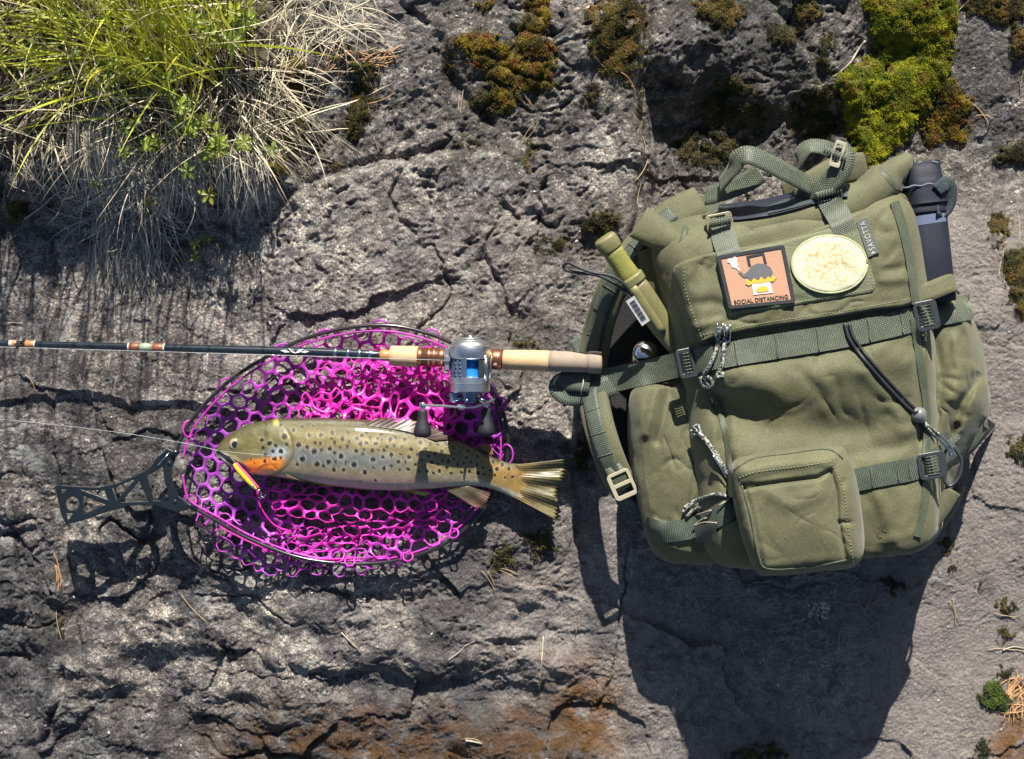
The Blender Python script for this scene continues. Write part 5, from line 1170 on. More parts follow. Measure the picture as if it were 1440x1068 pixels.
el.tube(ep, np.interp(np.linspace(0, 1, n), [0, .35, .5, .75, 1], [.020, .022, .016, .022, .024])*np.linspace(1, 0.85, n), 24, np.interp(np.linspace(0, 1, n), [0, .4, .75, 1], [.014, .015, .012, .006])); ear = el.build('roll_end', M['olive'], pack); fixn(ear); bvh_add(ear)
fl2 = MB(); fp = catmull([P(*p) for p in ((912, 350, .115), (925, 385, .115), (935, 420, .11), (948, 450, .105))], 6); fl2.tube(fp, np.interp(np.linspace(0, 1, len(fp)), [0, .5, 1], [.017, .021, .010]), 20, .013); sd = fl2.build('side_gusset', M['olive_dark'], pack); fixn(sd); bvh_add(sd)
rebuild()
# things laid over the surface found by casting down on it
def drape_panel(name, poly, th, m, parent, label=None, n=120, rings=26, edge=5.0, wr=None, uvunit=False, smoothz=3, creases=(), zmin=None):
    R_ = resample(np.array(poly, float) if len(poly) > 20 else catmull(poly, 6, True), n, True); c = R_.mean(0); rows = []
    Z = np.zeros((rings, n)); XY = np.zeros((rings, n, 2))
    for i in range(rings):
        r = 1-i/(rings-1); XY[i] = c+(R_-c)*r
        for j in range(n): Z[i, j] = cast(XY[i, j, 0], XY[i, j, 1])
    if zmin is not None: Z = np.maximum(Z, zmin)
    base = Z.copy()
    for _ in range(smoothz):
        Z2 = Z.copy(); Z2[:, :] = (Z+np.roll(Z, 1, 1)+np.roll(Z, -1, 1))/3; Z2[1:-1] = (Z2[1:-1]+Z2[:-2]+Z2[2:])/3; Z = np.maximum(Z2, base) if _ > 0 else Z2
    Z = np.maximum(Z, base-0.0005)
    d = np.array([np.full(n, min(1.0, (i/(rings-1))*np.linalg.norm(R_-c, axis=1).mean()/edge)) for i in range(rings)])
    H = th*np.sqrt(np.clip(1-(1-d)**2, 0, 1))*0.75+th*0.25
    if wr is not None: H = H+wrinkle(XY[..., 0], XY[..., 1], wr[0], wr[1], wr[2])*d
    for pts, wd, am in creases: H = H+am*np.exp(-(segdist(XY[..., 0], XY[..., 1], pts)/wd)**2)*d
    top = Z+H; allZ = np.vstack([(base[0]-0.004)[None], top]); allXY = np.concatenate([XY[:1], XY]); f = (CH-allZ)/CH
    V = np.stack([(allXY[..., 0]-720)*S*f, (534-allXY[..., 1])*S*f, allZ], -1).reshape(-1, 3)
    NR = rings+1; I = np.arange(NR*n).reshape(NR, n); J = np.roll(I, -1, 1); F = np.stack([I[:-1].ravel(), I[1:].ravel(), J[1:].ravel(), J[:-1].ravel()], 1)
    ux = R_[:, 0].max()-R_[:, 0].min(); uy = R_[:, 1].max()-R_[:, 1].min()
    UV = np.stack([(allXY[..., 0]-c[0])/(ux/2), (allXY[..., 1]-c[1])/(uy/2)], -1).reshape(-1, 2) if uvunit else np.stack([allXY[..., 0]*S, allXY[..., 1]*S], -1).reshape(-1, 2)
    o = mesh(name, V, F, m, parent, uv=UV, label=label); fixn(o); return o
def drape_strap(name, path, width, m, parent, off=0.0018, smoothn=5, zfix=None, step=4.0, th=0.0014, build=True, mbx=None, k=8, taut=0, zadd=0.0):
    P2 = catmull([p[:2] for p in path], k); L = np.sum(np.linalg.norm(np.diff(P2, axis=0), axis=1)); n = max(4, int(L/step)); P2 = resample(P2, n)
    T = np.gradient(P2, axis=0); T /= np.linalg.norm(T, axis=1)[:, None]; N = np.stack([-T[:, 1], T[:, 0]], 1); us = np.linspace(-1, 1, 5)
    Z = np.zeros((n, 5)); XY = np.zeros((n, 5, 2)); wv = np.interp(np.linspace(0, 1, n), np.linspace(0, 1, len(np.atleast_1d(width))), np.atleast_1d(width)) if np.ndim(width) else np.full(n, width)
    for j, q in enumerate(us):
        XY[:, j] = P2+N*(q*wv/2)[:, None]
        for i in range(n): Z[i, j] = cast(*XY[i, j])
    if zfix is not None:
        zf = np.interp(np.linspace(0, 1, n), [a for a, b in zfix], [b for a, b in zfix]); Z = np.maximum(Z, zf[:, None])
    B0 = Z.copy()
    for _ in range(smoothn):
        Zp = np.vstack([Z[:1], Z, Z[-1:]]); Z = (Zp[:-2]+Zp[1:-1]+Zp[2:])/3; Z[:, 1:-1] = (Z[:, :-2]+Z[:, 1:-1]+Z[:, 2:])/3; Z = np.maximum(Z, B0-0.0006)
    Z = Z+off+zadd; V = []; UV = []; Ls = np.r_[0, np.cumsum(np.linalg.norm(np.diff(P2, axis=0), axis=1))]*S
    for side in (0, 1):
        for i in range(n):
            for j in range(5):
                z = Z[i, j]-side*(th+ (0.0 if j not in (0, 4) else 0.0)); V.append(P(XY[i, j, 0], XY[i, j, 1], z)); UV.append((us[j]*wv[i]*S/2, Ls[i]))
    B = n*5; F = []
    for i in range(n-1):
        for j in range(4): a = i*5+j; F += [(a, a+1, a+6, a+5), (B+a, B+a+5, B+a+6, B+a+1)]
        F += [(i*5, i*5+5, B+i*5+5, B+i*5), (i*5+4, B+i*5+4, B+i*5+9, i*5+9)]
    for j in range(4): F += [(j, B+j, B+j+1, j+1), ((n-1)*5+j, (n-1)*5+j+1, B+(n-1)*5+j+1, B+(n-1)*5+j)]
    if mbx is not None: mbx.add(V, F, UV); return None
    o = mesh(name, V, F, m, parent, uv=UV); fixn(o); autosmooth(o, 50); return o
def drape_tube(name, path, r, m, parent, lift=0.0, k=8, mbx=None, smoothn=3, sides=8, zmin=None):
    P2 = catmull([p[:2] for p in path], k); n = max(4, int(np.sum(np.linalg.norm(np.diff(P2, axis=0), axis=1))/3.5)); P2 = resample(P2, n); Z = np.array([cast(*p) for p in P2])
    if zmin is not None: Z = np.maximum(Z, zmin)
    for _ in range(smoothn): Zp = np.r_[Z[0], Z, Z[-1]]; Z = (Zp[:-2]+Zp[1:-1]+Zp[2:])/3
    pts = [P(p[0], p[1], z+r*0.8+lift) for p, z in zip(P2, Z)]
    b = mbx or MB(); b.tube(pts, r, sides)
    if mbx is None: return b.build(name, m, parent)
# the front flap
FLAP = [(950, 374), (1000, 356), (1060, 345), (1120, 332), (1190, 305), (1235, 288), (1256, 283), (1268, 320), (1280, 370), (1288, 424), (1230, 436), (1150, 450), (1060, 463), (1000, 476), (976, 481), (962, 440), (950, 405)]
flap = drape_panel('lid_flap', FLAP, 0.010, M['olive'], pack, n=200, rings=40, wr=(25, 0.0032, 50), smoothz=14, creases=[([(965, 430), (1000, 425), (1030, 432)], 7, -0.003), ([(975, 460), (1010, 452)], 5, 0.003), ([(1245, 380), (1265, 378), (1280, 375)], 5, -0.0035), ([(1240, 395), (1280, 392)], 6, 0.003), ([(990, 365), (975, 400)], 6, -0.003)])
bvh_add(flap); rebuild()
for path, wd in (([(952, 376), (953, 405), (964, 440), (978, 481)], 12), ([(1258, 284), (1270, 320), (1281, 370), (1289, 428)], 13)):
    drape_strap('edge_binding', path, wd, M['bind'], pack, 0.0022)
# loops of webbing over the roll, buckles and upper strip
vel = drape_strap('closure_strip', [(1012, 300), (1080, 291), (1150, 273), (1190, 264)], 24, M['navy'], pack, 0.004, zfix=[(0, .13), (1, .14)]); bvh_add(vel)
drape_strap('closure_hook_tape', [(1078, 291), (1120, 281), (1140, 276)], 20, M['velcro_dark'], pack, 0.0055, zfix=[(0, .13), (1, .14)])
rebuild()
for nm, path in (('lid_strap', [(1004, 288), (1012, 312), (1018, 335), (1027, 362)]), ('lid_strap', [(1160, 262), (1168, 285), (1180, 305), (1190, 328)])):
    o = drape_strap(nm, path, 34, M['web'], pack, 0.003, 10)
velp = drape_panel('velcro_panel', [tuple(p) for p in resample([(1006, 360), (1100, 340), (1180, 318), (1208, 312), (1216, 345), (1232, 402), (1228, 412), (1130, 428), (1040, 442), (1024, 446), (1014, 400)], 120, True)], 0.0022, M['velcro'], pack, n=120, rings=20, smoothz=2); bvh_add(velp); rebuild()
# patches
def quadmap(c):   # c: TL, TR, BR, BL in px
    c = [np.array(p, float) for p in c]
    def fn(u, v): return (c[3]*(1-u)+c[2]*u)*(1-v)+(c[0]*(1-u)+c[1]*u)*v
    return fn
def quadz(c, pad=0.0):
    zs = [cast(*p) for p in c]+[cast(*(np.array(c[0])+np.array(c[2]))/2)]
    A_ = np.array([[c[i][0], c[i][1], 1] for i in range(4)]); sol = np.linalg.lstsq(A_, np.array(zs[:4]), rcond=None)[0]
    k = max([z-(sol[0]*p[0]+sol[1]*p[1]+sol[2]) for p, z in zip(list(c)+[tuple((np.array(c[0])+np.array(c[2]))/2)], zs)]+[cast(p[0], p[1])-(sol[0]*p[0]+sol[1]*p[1]+sol[2]) for p in [tuple(quadmap(c)(a, b)) for a in (0.1, .3, .5, .7, .9) for b in (0.1, .3, .5, .7, .9)]])
    return lambda x, y: sol[0]*x+sol[1]*y+sol[2]+k+pad
def onquad(name, V2, F2, c, zf, z0, th, m, parent, **kw):
    fn = quadmap(c); V = []
    zmn, zmx = V2[:, 2].min(), V2[:, 2].max()
    for v in V2:
        p = fn(v[0], v[1]); w_ = 0 if zmx == zmn else (v[2]-zmn)/(zmx-zmn); V.append(P(p[0], p[1], zf(*p)+z0+th*w_))
    return autosmooth(mesh(name, V, F2, m, parent, **kw), 40)
SQ = [(1009, 361), (1102, 345), (1118, 425), (1026, 434)]; zq = quadz(SQ)
def unit(polys, d=0.05): return shape2d(polys, d, 0)
pt = onquad('kettle_patch', *unit([rrect(0, 0, 1, 1, 0.03)]), SQ, zq, -0.001, 0.0026, M['patch_tan'], pack, label='square tan embroidered patch with a kettle and the words SOCIAL DISTANCING')
onquad('patch_border', *unit([rrect(-0.01, -0.01, 1.01, 1.01, 0.04), rrect(0.045, 0.05, 0.955, 0.95, 0.02)]), SQ, zq, -0.001, 0.0036, M['patch_black'], pt)
# kettle with spout, lid, bail and foot ring
onquad('kettle', *unit([[(0.40, .47), (.70, .47), (.76, .56), (.74, .66), (.66, .73), (.56, .76), (.46, .72), (.39, .64), (.33, .60), (.29, .66), (.25, .64), (.31, .54), (.38, .53)]]), SQ, zq, 0.0016, 0.0008, M['patch_grey'], pt)
onquad('kettle_bail', *unit([[(.42, .73), (.42, .92), (.69, .93), (.70, .73), (.66, .73), (.66, .89), (.46, .88), (.46, .73)]]), SQ, zq, 0.0016, 0.0008, M['patch_black'], pt)
onquad('stove', *unit([[(.40, .20), (.70, .20), (.69, .42), (.41, .42)]]), SQ, zq, 0.0016, 0.0008, M['patch_white'], pt)
onquad('flame', *unit([[(.32, .42), (.36, .38), (.45, .42), (.55, .40), (.65, .42), (.74, .40), (.80, .46), (.76, .50), (.72, .45), (.68, .50), (.62, .45), (.57, .51), (.52, .45), (.46, .50), (.41, .45), (.36, .50)]]), SQ, zq, 0.0019, 0.0009, M['patch_yellow'], pt)
onquad('stove_fire', *unit([[(.47, .24), (.64, .24), (.65, .29), (.60, .34), (.52, .34), (.46, .29)]]), SQ, zq, 0.0024, 0.0006, M['patch_yellow'], pt)
onquad('smoke', *unit([[(.27, .66), (.24, .72), (.17, .76), (.16, .84), (.12, .86), (.15, .93), (.21, .92), (.25, .95), (.29, .90), (.26, .84), (.28, .78), (.25, .76), (.29, .72)]]), SQ, zq, 0.0016, 0.0008, M['patch_white'], pt)
Vt, Ft = text2d('SOCIAL DISTANCING', 0.1, 1.05, 0.012); Vt[:, 0] = 0.09+Vt[:, 0]*0.82; Vt[:, 1] = 0.068+Vt[:, 1]*0.075
onquad('patch_lettering', Vt, Ft, SQ, zq, 0.0016, 0.0007, M['black'], pt)
ov = drape_panel('oval_patch', circ(1166.5, 372, 54, 60, 41), 0.0035, M['oval'], pack, n=90, rings=22, uvunit=True, smoothz=6, label='pale yellow green oval patch with scattered orange speckles')
bvh_add(ov); rebuild()
mb = MB(); pts2 = circ(1166.5, 372, 53, 61, 40.3); pts2[-1] = pts2[0]
zz = np.array([cast(*p) for p in pts2]); mb.tube([P(p[0], p[1], z+0.0005) for p, z in zip(pts2, zz)], 0.0013, 8); mb.build('patch_rim', M['rimgreen'], ov)
TG = [(1204, 312), (1219, 306), (1237, 355), (1221, 362)]; zt = quadz(TG)
tg = onquad('brand_tag', *unit([rrect(0, 0, 1, 1, 0.02)]), TG, zt, 0.0, 0.0015, M['tagcloth'], pack, label='narrow grey woven tag reading SAVOTTA')
Vt, Ft = text2d('SAVOTTA', 0.1, 1.15); TG2 = [TG[0], TG[3], TG[2], TG[1]]   # the word runs upwards along the tag
# unit u along the length from the lower end, v towards the left edge
fn_c = [TG[3], TG[0], TG[1], TG[2]]
V3 = []
for v in Vt:
    u_, w_ = 0.14+v[0]*0.80, 0.25+v[1]*0.5
    lo = np.array(TG[2], float)*(1-w_)+np.array(TG[3], float)*w_; hi = np.array(TG[1], float)*(1-w_)+np.array(TG[0], float)*w_
    p = lo*(1-u_)+hi*u_; V3.append(P(p[0], p[1], zt(*p)+0.0016+(0.0005 if v[2] > 0 else 0)))
mesh('tag_lettering', V3, Ft, M['tagtext'], tg, smooth=False)
V3 = []
for (u_, w_) in ((0.04, 0.3), (0.04, 0.72), (0.10, 0.5)):
    lo = np.array(TG[2], float)*(1-w_)+np.array(TG[3], float)*w_; hi = np.array(TG[1], float)*(1-w_)+np.array(TG[0], float)*w_; p = lo*(1-u_)+hi*u_; V3.append(P(p[0], p[1], zt(*p)+0.0020))
mesh('tag_mark', V3, [(0, 1, 2)], M['tagtext'], tg, smooth=False)
# long compression straps
s1 = drape_strap('upper_strap', [(792, 548), (830, 541), (880, 530), (930, 519), (975, 508), (1040, 496), (1100, 486), (1185, 472), (1250, 458), (1300, 445), (1340, 437), (1366, 432)], 35, M['web'], pack, 0.0035, 8, zfix=[(0, .066), (.12, .078), (.3, .135), (.42, .155), (.6, .0), (.9, 0), (1, .10)])
bvh_add(s1)
s2 = drape_strap('lower_strap', [(1200, 676), (1240, 668), (1290, 658), (1330, 640), (1365, 615), (1388, 588)], 32, M['webdark'], pack, 0.003, 8)
bvh_add(s2); s3 = drape_strap('pocket_strap', [(906, 742), (935, 748), (975, 742), (1005, 728), (1032, 712)], 30, M['webdark'], pack, 0.003, 6); bvh_add(s3)
rebuild()
for x in (1035, 1092, 1150, 1222, 1268):
    y = float(np.interp(x, [975, 1040, 1100, 1185, 1250, 1300], [508, 496, 486, 472, 458, 445])); drape_tube('bartack_stitch', [(x-2, y-17), (x, y), (x+2, y+17)], 0.0008, M['bind'], pack, smoothn=1, sides=6)
for x, y in ((1225, 672), (1262, 664), (1278, 660)): drape_tube('bartack_stitch', [(x-1, y-15), (x+2, y+14)], 0.0007, M['bind'], pack, smoothn=1, sides=6)
# pouch on the front
zp = 0.178
pouch = loft('front_pouch', [
    ([(1050, 655), (1160, 642), (1190, 655), (1192, 775), (1150, 788), (1075, 795), (1058, 740)], 0.165),
    ([(1030, 660), (1060, 640), (1165, 629), (1190, 640), (1207, 700), (1209, 785), (1150, 802), (1082, 808), (1064, 800), (1042, 740)], 0.19),
    ([(1028, 662), (1058, 641), (1165, 628), (1192, 640), (1208, 700), (1209, 788), (1150, 802), (1082, 808), (1062, 800), (1040, 740)], 0.222),
    ([(1040, 668), (1065, 652), (1160, 640), (1182, 650), (1196, 700), (1198, 780), (1150, 792), (1088, 798), (1072, 790), (1052, 740)], 0.243),
    ([(1062, 690), (1075, 672), (1150, 660), (1168, 668), (1178, 700), (1184, 765), (1150, 775), (1098, 782), (1088, 775), (1074, 740)], 0.248)],
    M['olive'], pack, n=200, crown=0.006, wr=(33, 0.0015, 60), creases=[([(1046, 685), (1090, 680), (1150, 672), (1168, 662), (1176, 690), (1178, 730), (1190, 790)], 3.2, -0.006), ([(1046, 685), (1058, 730), (1075, 800)], 2.6, -0.004), ([(1040, 665), (1100, 655), (1160, 650)], 9, 0.004), ([(1192, 690), (1198, 740), (1202, 780)], 7, 0.003), ([(1180, 735), (1200, 735)], 3, -0.003), ([(1085, 695), (1110, 712), (1150, 695)], 10, 0.0025)])
bvh_add(pouch); rebuild()
mb = MB()
drape_tube('', [(1032, 662), (1060, 645), (1110, 638), (1163, 632), (1185, 645)], 0.0011, None, None, mbx=mb, smoothn=1, sides=6)
drape_tube('', [(1043, 683), (1056, 730), (1066, 780), (1080, 800), (1140, 797), (1190, 788)], 0.0012, None, None, mbx=mb, smoothn=1, sides=6)
mb.build('pouch_piping', M['bind'], pouch)
mb = MB()
def stitches(path, mbx, step=4.6, L=2.6, r=0.00045):
    P2 = catmull(path, 8); tot = np.sum(np.linalg.norm(np.diff(P2, axis=0), axis=1)); P2 = resample(P2, int(tot/step)); T = np.gradient(P2, axis=0); T /= np.linalg.norm(T, axis=1)[:, None]
    for p, t_ in zip(P2, T):
        a = p-t_*L/2; b = p+t_*L/2; mbx.tube([P(a[0], a[1], cast(*a)+0.0004), P(b[0], b[1], cast(*b)+0.0004)], r, 4)
stitches([(1040, 672), (1065, 664), (1120, 657), (1165, 650)], mb); stitches([(1168, 650), (1186, 690), (1192, 740), (1200, 790)], mb)
stitches([(962, 378), (963, 405), (974, 440), (986, 474)], mb); stitches([(985, 472), (1060, 457), (1150, 443), (1230, 430), (1282, 420)], mb); stitches([(1010, 366), (1018, 405), (1028, 442)], mb); stitches([(1030, 440), (1130, 424), (1226, 407)], mb); stitches([(1213, 318), (1228, 400)], mb)
mb.build('stitching', simple('olive_thread', (0.22, 0.24, 0.15), 0.7), pack, kind='stuff')
# seam binding down both sides of the front panel
drape_strap('seam_binding', [(1285, 448), (1296, 520), (1304, 580), (1303, 640), (1302, 700), (1290, 755)], 11, M['bind'], pack, 0.002); drape_strap('seam_binding', [(996, 550), (1012, 580), (1022, 620), (1026, 660), (1028, 700)], 8, M['bind'], pack, 0.002)
# buckles
def buckle(name, cx, cy, w_, h_, ang, m, bars=2, z=None, parent=pack, th=0.005, solid=False, teeth=True):
    a = math.radians(ang); ca, sa = math.cos(a), math.sin(a); zz = z if z is not None else max(cast(cx, cy), cast(cx+w_*.3*ca, cy+w_*.3*sa), cast(cx-w_*.3*ca, cy-w_*.3*sa))+0.003
    outer = rrect(-w_/2, -h_/2, w_/2, h_/2, min(w_, h_)*0.18); hs = []
    if not solid:
        gap = (w_*0.86)/bars
        for i in range(bars):
            x0 = -w_*0.43+i*gap+gap*0.12; hs.append(rrect(x0, -h_*0.36, x0+gap*0.66, h_*0.33, 1.0))
    V2, F2 = shape2d([outer]+hs, th/S, 0.8); V = []
    for v in V2: V.append(P(cx+v[0]*ca-v[1]*sa, cy+v[0]*sa+v[1]*ca, zz+v[2]*S))
    o = mesh(name, V, F2, m, parent, smooth=False); autosmooth(o, 35)
    if teeth:
        mb = MB()
        for i in range(7):
            y = -h_*.33+i*h_*.11; p = (cx-0*ca-y*sa, cy+y*ca); mb.tube([P(cx-w_*.22*ca-y*sa, cy-w_*.22*sa+y*ca, zz+th/2), P(cx+w_*.22*ca-y*sa, cy+w_*.22*sa+y*ca, zz+th/2)], 0.0009, 5)
        mb.build('buckle_ridge', M['webdark'], o)
    return o
buckle('side_release_buckle', 1012, 313, 38, 26, -11, M['plastic_olive'], 1, th=0.010, teeth=False)
mb = MB(); z_ = cast(1012, 318)+0.0125
for i in range(8): mb.tube([P(998+i*4, 321-i*0.8, z_), P(1000+i*4, 309-i*.8, z_)], 0.0016, 6)
mb.build('buckle_webbing', M['web'], pack)
buckle('side_release_buckle', 1166, 275, 40, 16, -14, M['plastic_dark'], 1, th=0.008, teeth=False)
mb = MB(); z_ = cast(1166, 275)+0.0105
for i in range(9): mb.tube([P(1150+i*4, 281-i*1.1, z_), P(1150+i*4, 270-i*1.1, z_)], 0.0015, 6)
mb.build('buckle_webbing', M['web'], pack)
buckle('ladder_buckle', 966, 511, 26, 42, -12, M['plastic_dark'], 1, th=0.006)
buckle('ladder_buckle', 1303, 444, 34, 42, -12, M['plastic_dark'], 1, th=0.006)
buckle('ladder_buckle', 1311, 655, 40, 38, -10, M['plastic_dark'], 1, th=0.006)
# left shoulder strap: padded band and webbing, with tan ladder lock
SS_ = [(985, 283, .105), (950, 300, .110), (910, 335, .110), (876, 378, .105), (853, 425, .085), (838, 480, .060), (832, 535, .064), (840, 590, .090), (855, 640, .095), (872, 680, .085)]
sp = catmull([P(*p) for p in SS_], 8); nrm = np.tile(np.array([-0.35, 0.0, 0.93]), (len(sp), 1))
mb = MB(); mb.tube(sp, 0.0190, 16, 0.0060, up=(-0.35, 0.05, 0.93), sup=3.2); pad = mb.build('shoulder_strap', M['olive'], pack); fixn(pad); bvh_add(pad)
pw = catmull([(lambda p: (p[0]-0.004, p[1], p[2]+0.0085))(P(*p)) for p in SS_[1:]], 8)
mb = MB(); mb.ribbon(pw, 0.019, 0.0016, (-0.35, 0.05, 0.93)); mb.build('strap_webbing', M['webdark'], pad)
for i in range(6, len(pw)-6, 5):
    mb = MB()
    p = pw[i]; t_ = pw[i+1]-pw[i-1]; t_ /= np.linalg.norm(t_); b_ = np.cross(t_, (-0.35, 0.05, 0.93)); b_ /= np.linalg.norm(b_); mb.tube([p-b_*0.0098+np.array([0, 0, .001]), p+b_*0.0098+np.array([0, 0, .001])], 0.0008, 5); mb.build('strap_stitching', M['bind'], pad)
buckle('strap_adjuster', 875, 682, 40, 34, 66, M['plastic_tan'], 2, z=0.100, teeth=False)
mb = MB(); mb.ribbon([P(862, 655, .101), P(870, 672, .0985), P(878, 688, .0975)], .022, .0016, (0, 0, 1)); mb.build('adjuster_webbing', M['web'], pack)
# tail of the upper strap turned back around the shoulder strap
mb = MB(); mb.ribbon(catmull([P(866, 540, .082), P(830, 552, .080), P(800, 556, .072), P(786, 545, .066), P(800, 536, .074), P(830, 538, .083)], 6), .026, .0016, (0.0, 0.15, 0.98)); mb.build('strap_tail', M['webdark'], pack)
mb = MB(); mb.tube(catmull([P(786, 560, .066), P(779, 545, .064), P(782, 532, .068), P(796, 524, .066)], 6), 0.0019, 7); mb.tube([P(821, 524, .074), P(820, 540, .088), P(817, 556, .086)], 0.0008, 5); mb.build('strap_edge_thread', M['plastic_tan'], pack)
mb = MB(); mb.ribbon(catmull([P(808, 476, .03), P(820, 500, .035), P(822, 525, .05)], 5), .018, .0015, (0, 0, 1)); mb.build('strap_stub', M['webdark'], pack)
# right shoulder strap seen behind
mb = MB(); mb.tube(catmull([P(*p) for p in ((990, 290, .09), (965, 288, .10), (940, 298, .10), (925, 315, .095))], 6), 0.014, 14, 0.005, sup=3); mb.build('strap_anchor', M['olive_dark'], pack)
# grab handle of flat webbing, twisted over itself
mb = MB()
h1 = catmull([P(*p) for p in ((992, 276, .150), (1020, 268, .165), (1050, 256, .175), (1070, 243, .18))], 6); n = len(h1); mb.ribbon(h1, 0.024, .0016, np.array([np.array((0.1, 0.35-0.2*i/n, 0.9)) for i in range(n)]))
h2 = catmull([P(*p) for p in ((1012, 262, .172), (1030, 238, .195), (1040, 222, .205), (1056, 219, .210), (1085, 232, .205), (1115, 248, .195), (1140, 262, .178))], 8); n = len(h2)
mb.ribbon(h2, 0.023, .0016, np.array([np.array((-0.8*(1-min(1, i/(n*.4))), 0.35, 0.45+0.5*min(1, i/(n*.4)))) for i in range(n)]))
mb.build('grab_handle', M['web'], pack)
mb = MB()
h3 = catmull([P(*p) for p in ((1122, 282, .165), (1140, 270, .18), (1165, 258, .19), (1182, 240, .195), (1187, 220, .195), (1178, 205, .19))], 8); n = len(h3); mb.ribbon(h3, 0.025, .0016, (0.15, 0.2, 0.95))
h4 = catmull([P(*p) for p in ((1122, 245, .165), (1124, 222, .18), (1136, 207, .185), (1155, 207, .185), (1175, 215, .18), (1200, 228, .165))], 8); mb.ribbon(h4, 0.022, .0016, np.array([np.array((-0.2, 0.75-0.6*i/len(h4), 0.6)) for i in range(len(h4))])); mb.build('top_strap_loop', M['web'], pack)
buckle('slide_buckle', 1178, 217, 16, 38, 18, M['plastic_tan'], 1, z=.199, teeth=False, th=0.004)
mb = MB()
for i in range(8): mb.tube([P(1162+i*4, 206+i*1.6, .2015), P(1159+i*4, 216+i*1.6, .2015)], 0.0013, 6)
mb.build('slide_webbing', M['web'], pack)
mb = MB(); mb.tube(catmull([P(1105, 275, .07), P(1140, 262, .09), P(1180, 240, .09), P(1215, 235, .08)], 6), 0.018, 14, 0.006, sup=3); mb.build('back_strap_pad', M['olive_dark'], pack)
# bands around the roll ends
mb = MB(); 
def band(cx, cy, z, dirpx, rr, rz_, wpx):
    d = np.array(dirpx, float); d /= np.linalg.norm(d); pts = [P(cx-d[0]*wpx/2, cy-d[1]*wpx/2, z), P(cx, cy, z), P(cx+d[0]*wpx/2, cy+d[1]*wpx/2, z)]; mb.tube(pts, rr, 28, rz_, cap=True)
band(1241, 257, .1545, (1, -0.8), 0.0200, 0.0218, 15); band(957, 344, .150, (1, 0.35), 0.0222, 0.0180, 10)
mb.build('roll_band', M['bind'], pack, kind='stuff')
# cords
drape_tube('elastic_cord', [(1188, 455), (1195, 478), (1212, 502), (1240, 535), (1268, 565), (1290, 585)], 0.0021, M['cordblack'], pack, 0.001)
drape_tube('elastic_cord', [(1194, 455), (1200, 474), (1217, 498), (1244, 530), (1272, 560), (1294, 583)], 0.0019, M['cordblack'], pack, 0.002)
mb = MB(); zc_ = cast(1292, 584)+0.008; mb.lathe(np.array(P(1292, 584, zc_))-np.array((0.006, 0.006, 0))*0, (0.6, -0.7, 0.1), [(-.0085, .003), (-.007, .0062), (-.003, .0092), (.001, .0096), (.005, .0078), (.008, .0045), (.0095, .004)], 20); mb.lathe(P(1288, 578, zc_+.006), (0, 0, 1), [(0, .003), (.003, .0028)], 12); mb.build('ball_cord_lock', simple('grey_plastic', (0.13, 0.13, 0.135), 0.35), pack)
mb = MB()
for dx in (-3, 3): drape_tube('', [(1296, 592), (1308+dx, 604), (1318+dx, 614)], 0.0019, None, None, mbx=mb, lift=0.004)
mb.build('elastic_cord_end', M['cord'], pack)
zc2 = max(cast(1325, 625), 0.10)+0.010
mb = MB()
for pts in ([(1312, 610), (1330, 628), (1338, 642)], [(1318, 608), (1338, 630), (1340, 645)]): mb.tube(catmull([P(x, y, zc2+.003) for x, y in pts], 5), 0.0014, 7)
mb.build('wire_link', M['steel'], pack)
mb = MB(); ring = catmull([P(x, y, zc2-.002) for x, y in ((1338, 628), (1352, 648), (1348, 672), (1334, 684), (1326, 668), (1328, 640))], 6, True); ring = np.vstack([ring, ring[:1]]); mb.tube(ring, 0.0019, 8); mb.build('carabiner', M['plastic_dark'], pack)
mb = MB(); mb.tube(catmull([P(x, y, zc2-.006) for x, y in ((1340, 690), (1325, 715), (1310, 735), (1300, 752))], 5), 0.010, 14, 0.006); mb.build('bottom_gather', M['olive_dark'], pack); mb = MB(); mb.tube(catmull([P(x, y, 0.03) for x, y in ((1345, 680), (1330, 715), (1312, 738), (1290, 748))], 5), 0.012, 14, 0.012); mb.build('bottom_gather', M['olive_dark'], pack)
mb = MB(); mb.ribbon(catmull([P(1350, 640, .10), P(1368, 620, .10), P(1385, 595, .09), P(1388, 585, .07)], 6), .026, .0018, (.6, -.2, .8)); mb.add([P(1383, 583, .09), P(1392, 605, .08), P(1384, 600, .10)], [(0, 1, 2)]); mb.build('strap_end', M['webdark'], pack)
# zip pulls with knotted cord by the flap, and the lower pull
mb = MB()
for pts in ([(1012, 460), (1008, 490), (998, 515), (990, 530), (1000, 545), (985, 538)], [(1022, 460), (1018, 490), (1015, 515), (1008, 530), (1018, 528), (1010, 522)], [(985, 530), (992, 545), (1003, 540), (994, 528)]): drape_tube('', pts, 0.0024, None, None, mbx=mb, lift=0.002, smoothn=1)
mb.build('zip_pull_cord', M['cord'], pack)
mb = MB()
for pts in ([(1009, 455), (1007, 475), (1014, 482), (1019, 470), (1016, 455)], [(1020, 456), (1020, 478), (1026, 480), (1027, 456)]): drape_tube('', pts, 0.0010, None, None, mbx=mb, lift=0.004, smoothn=1)
mb.build('zip_slider', M['steel'], pack)
mb = MB()
for pts in ([(976, 600), (985, 612), (998, 628), (1010, 648), (1024, 668)], [(975, 604), (980, 598), (986, 606), (978, 612), (972, 606)], [(980, 606), (992, 618), (1006, 636), (1020, 660)]): drape_tube('', pts, 0.0022, None, None, mbx=mb, lift=0.004, smoothn=2)
mb.build('zip_pull_cord', M['cord'], pack)
mb = MB(); drape_tube('', [(1002, 640), (1012, 655), (1022, 672)], 0.0010, None, None, mbx=mb, lift=0.009); mb.build('zip_slider', M['steel'], pack)
mb = MB()
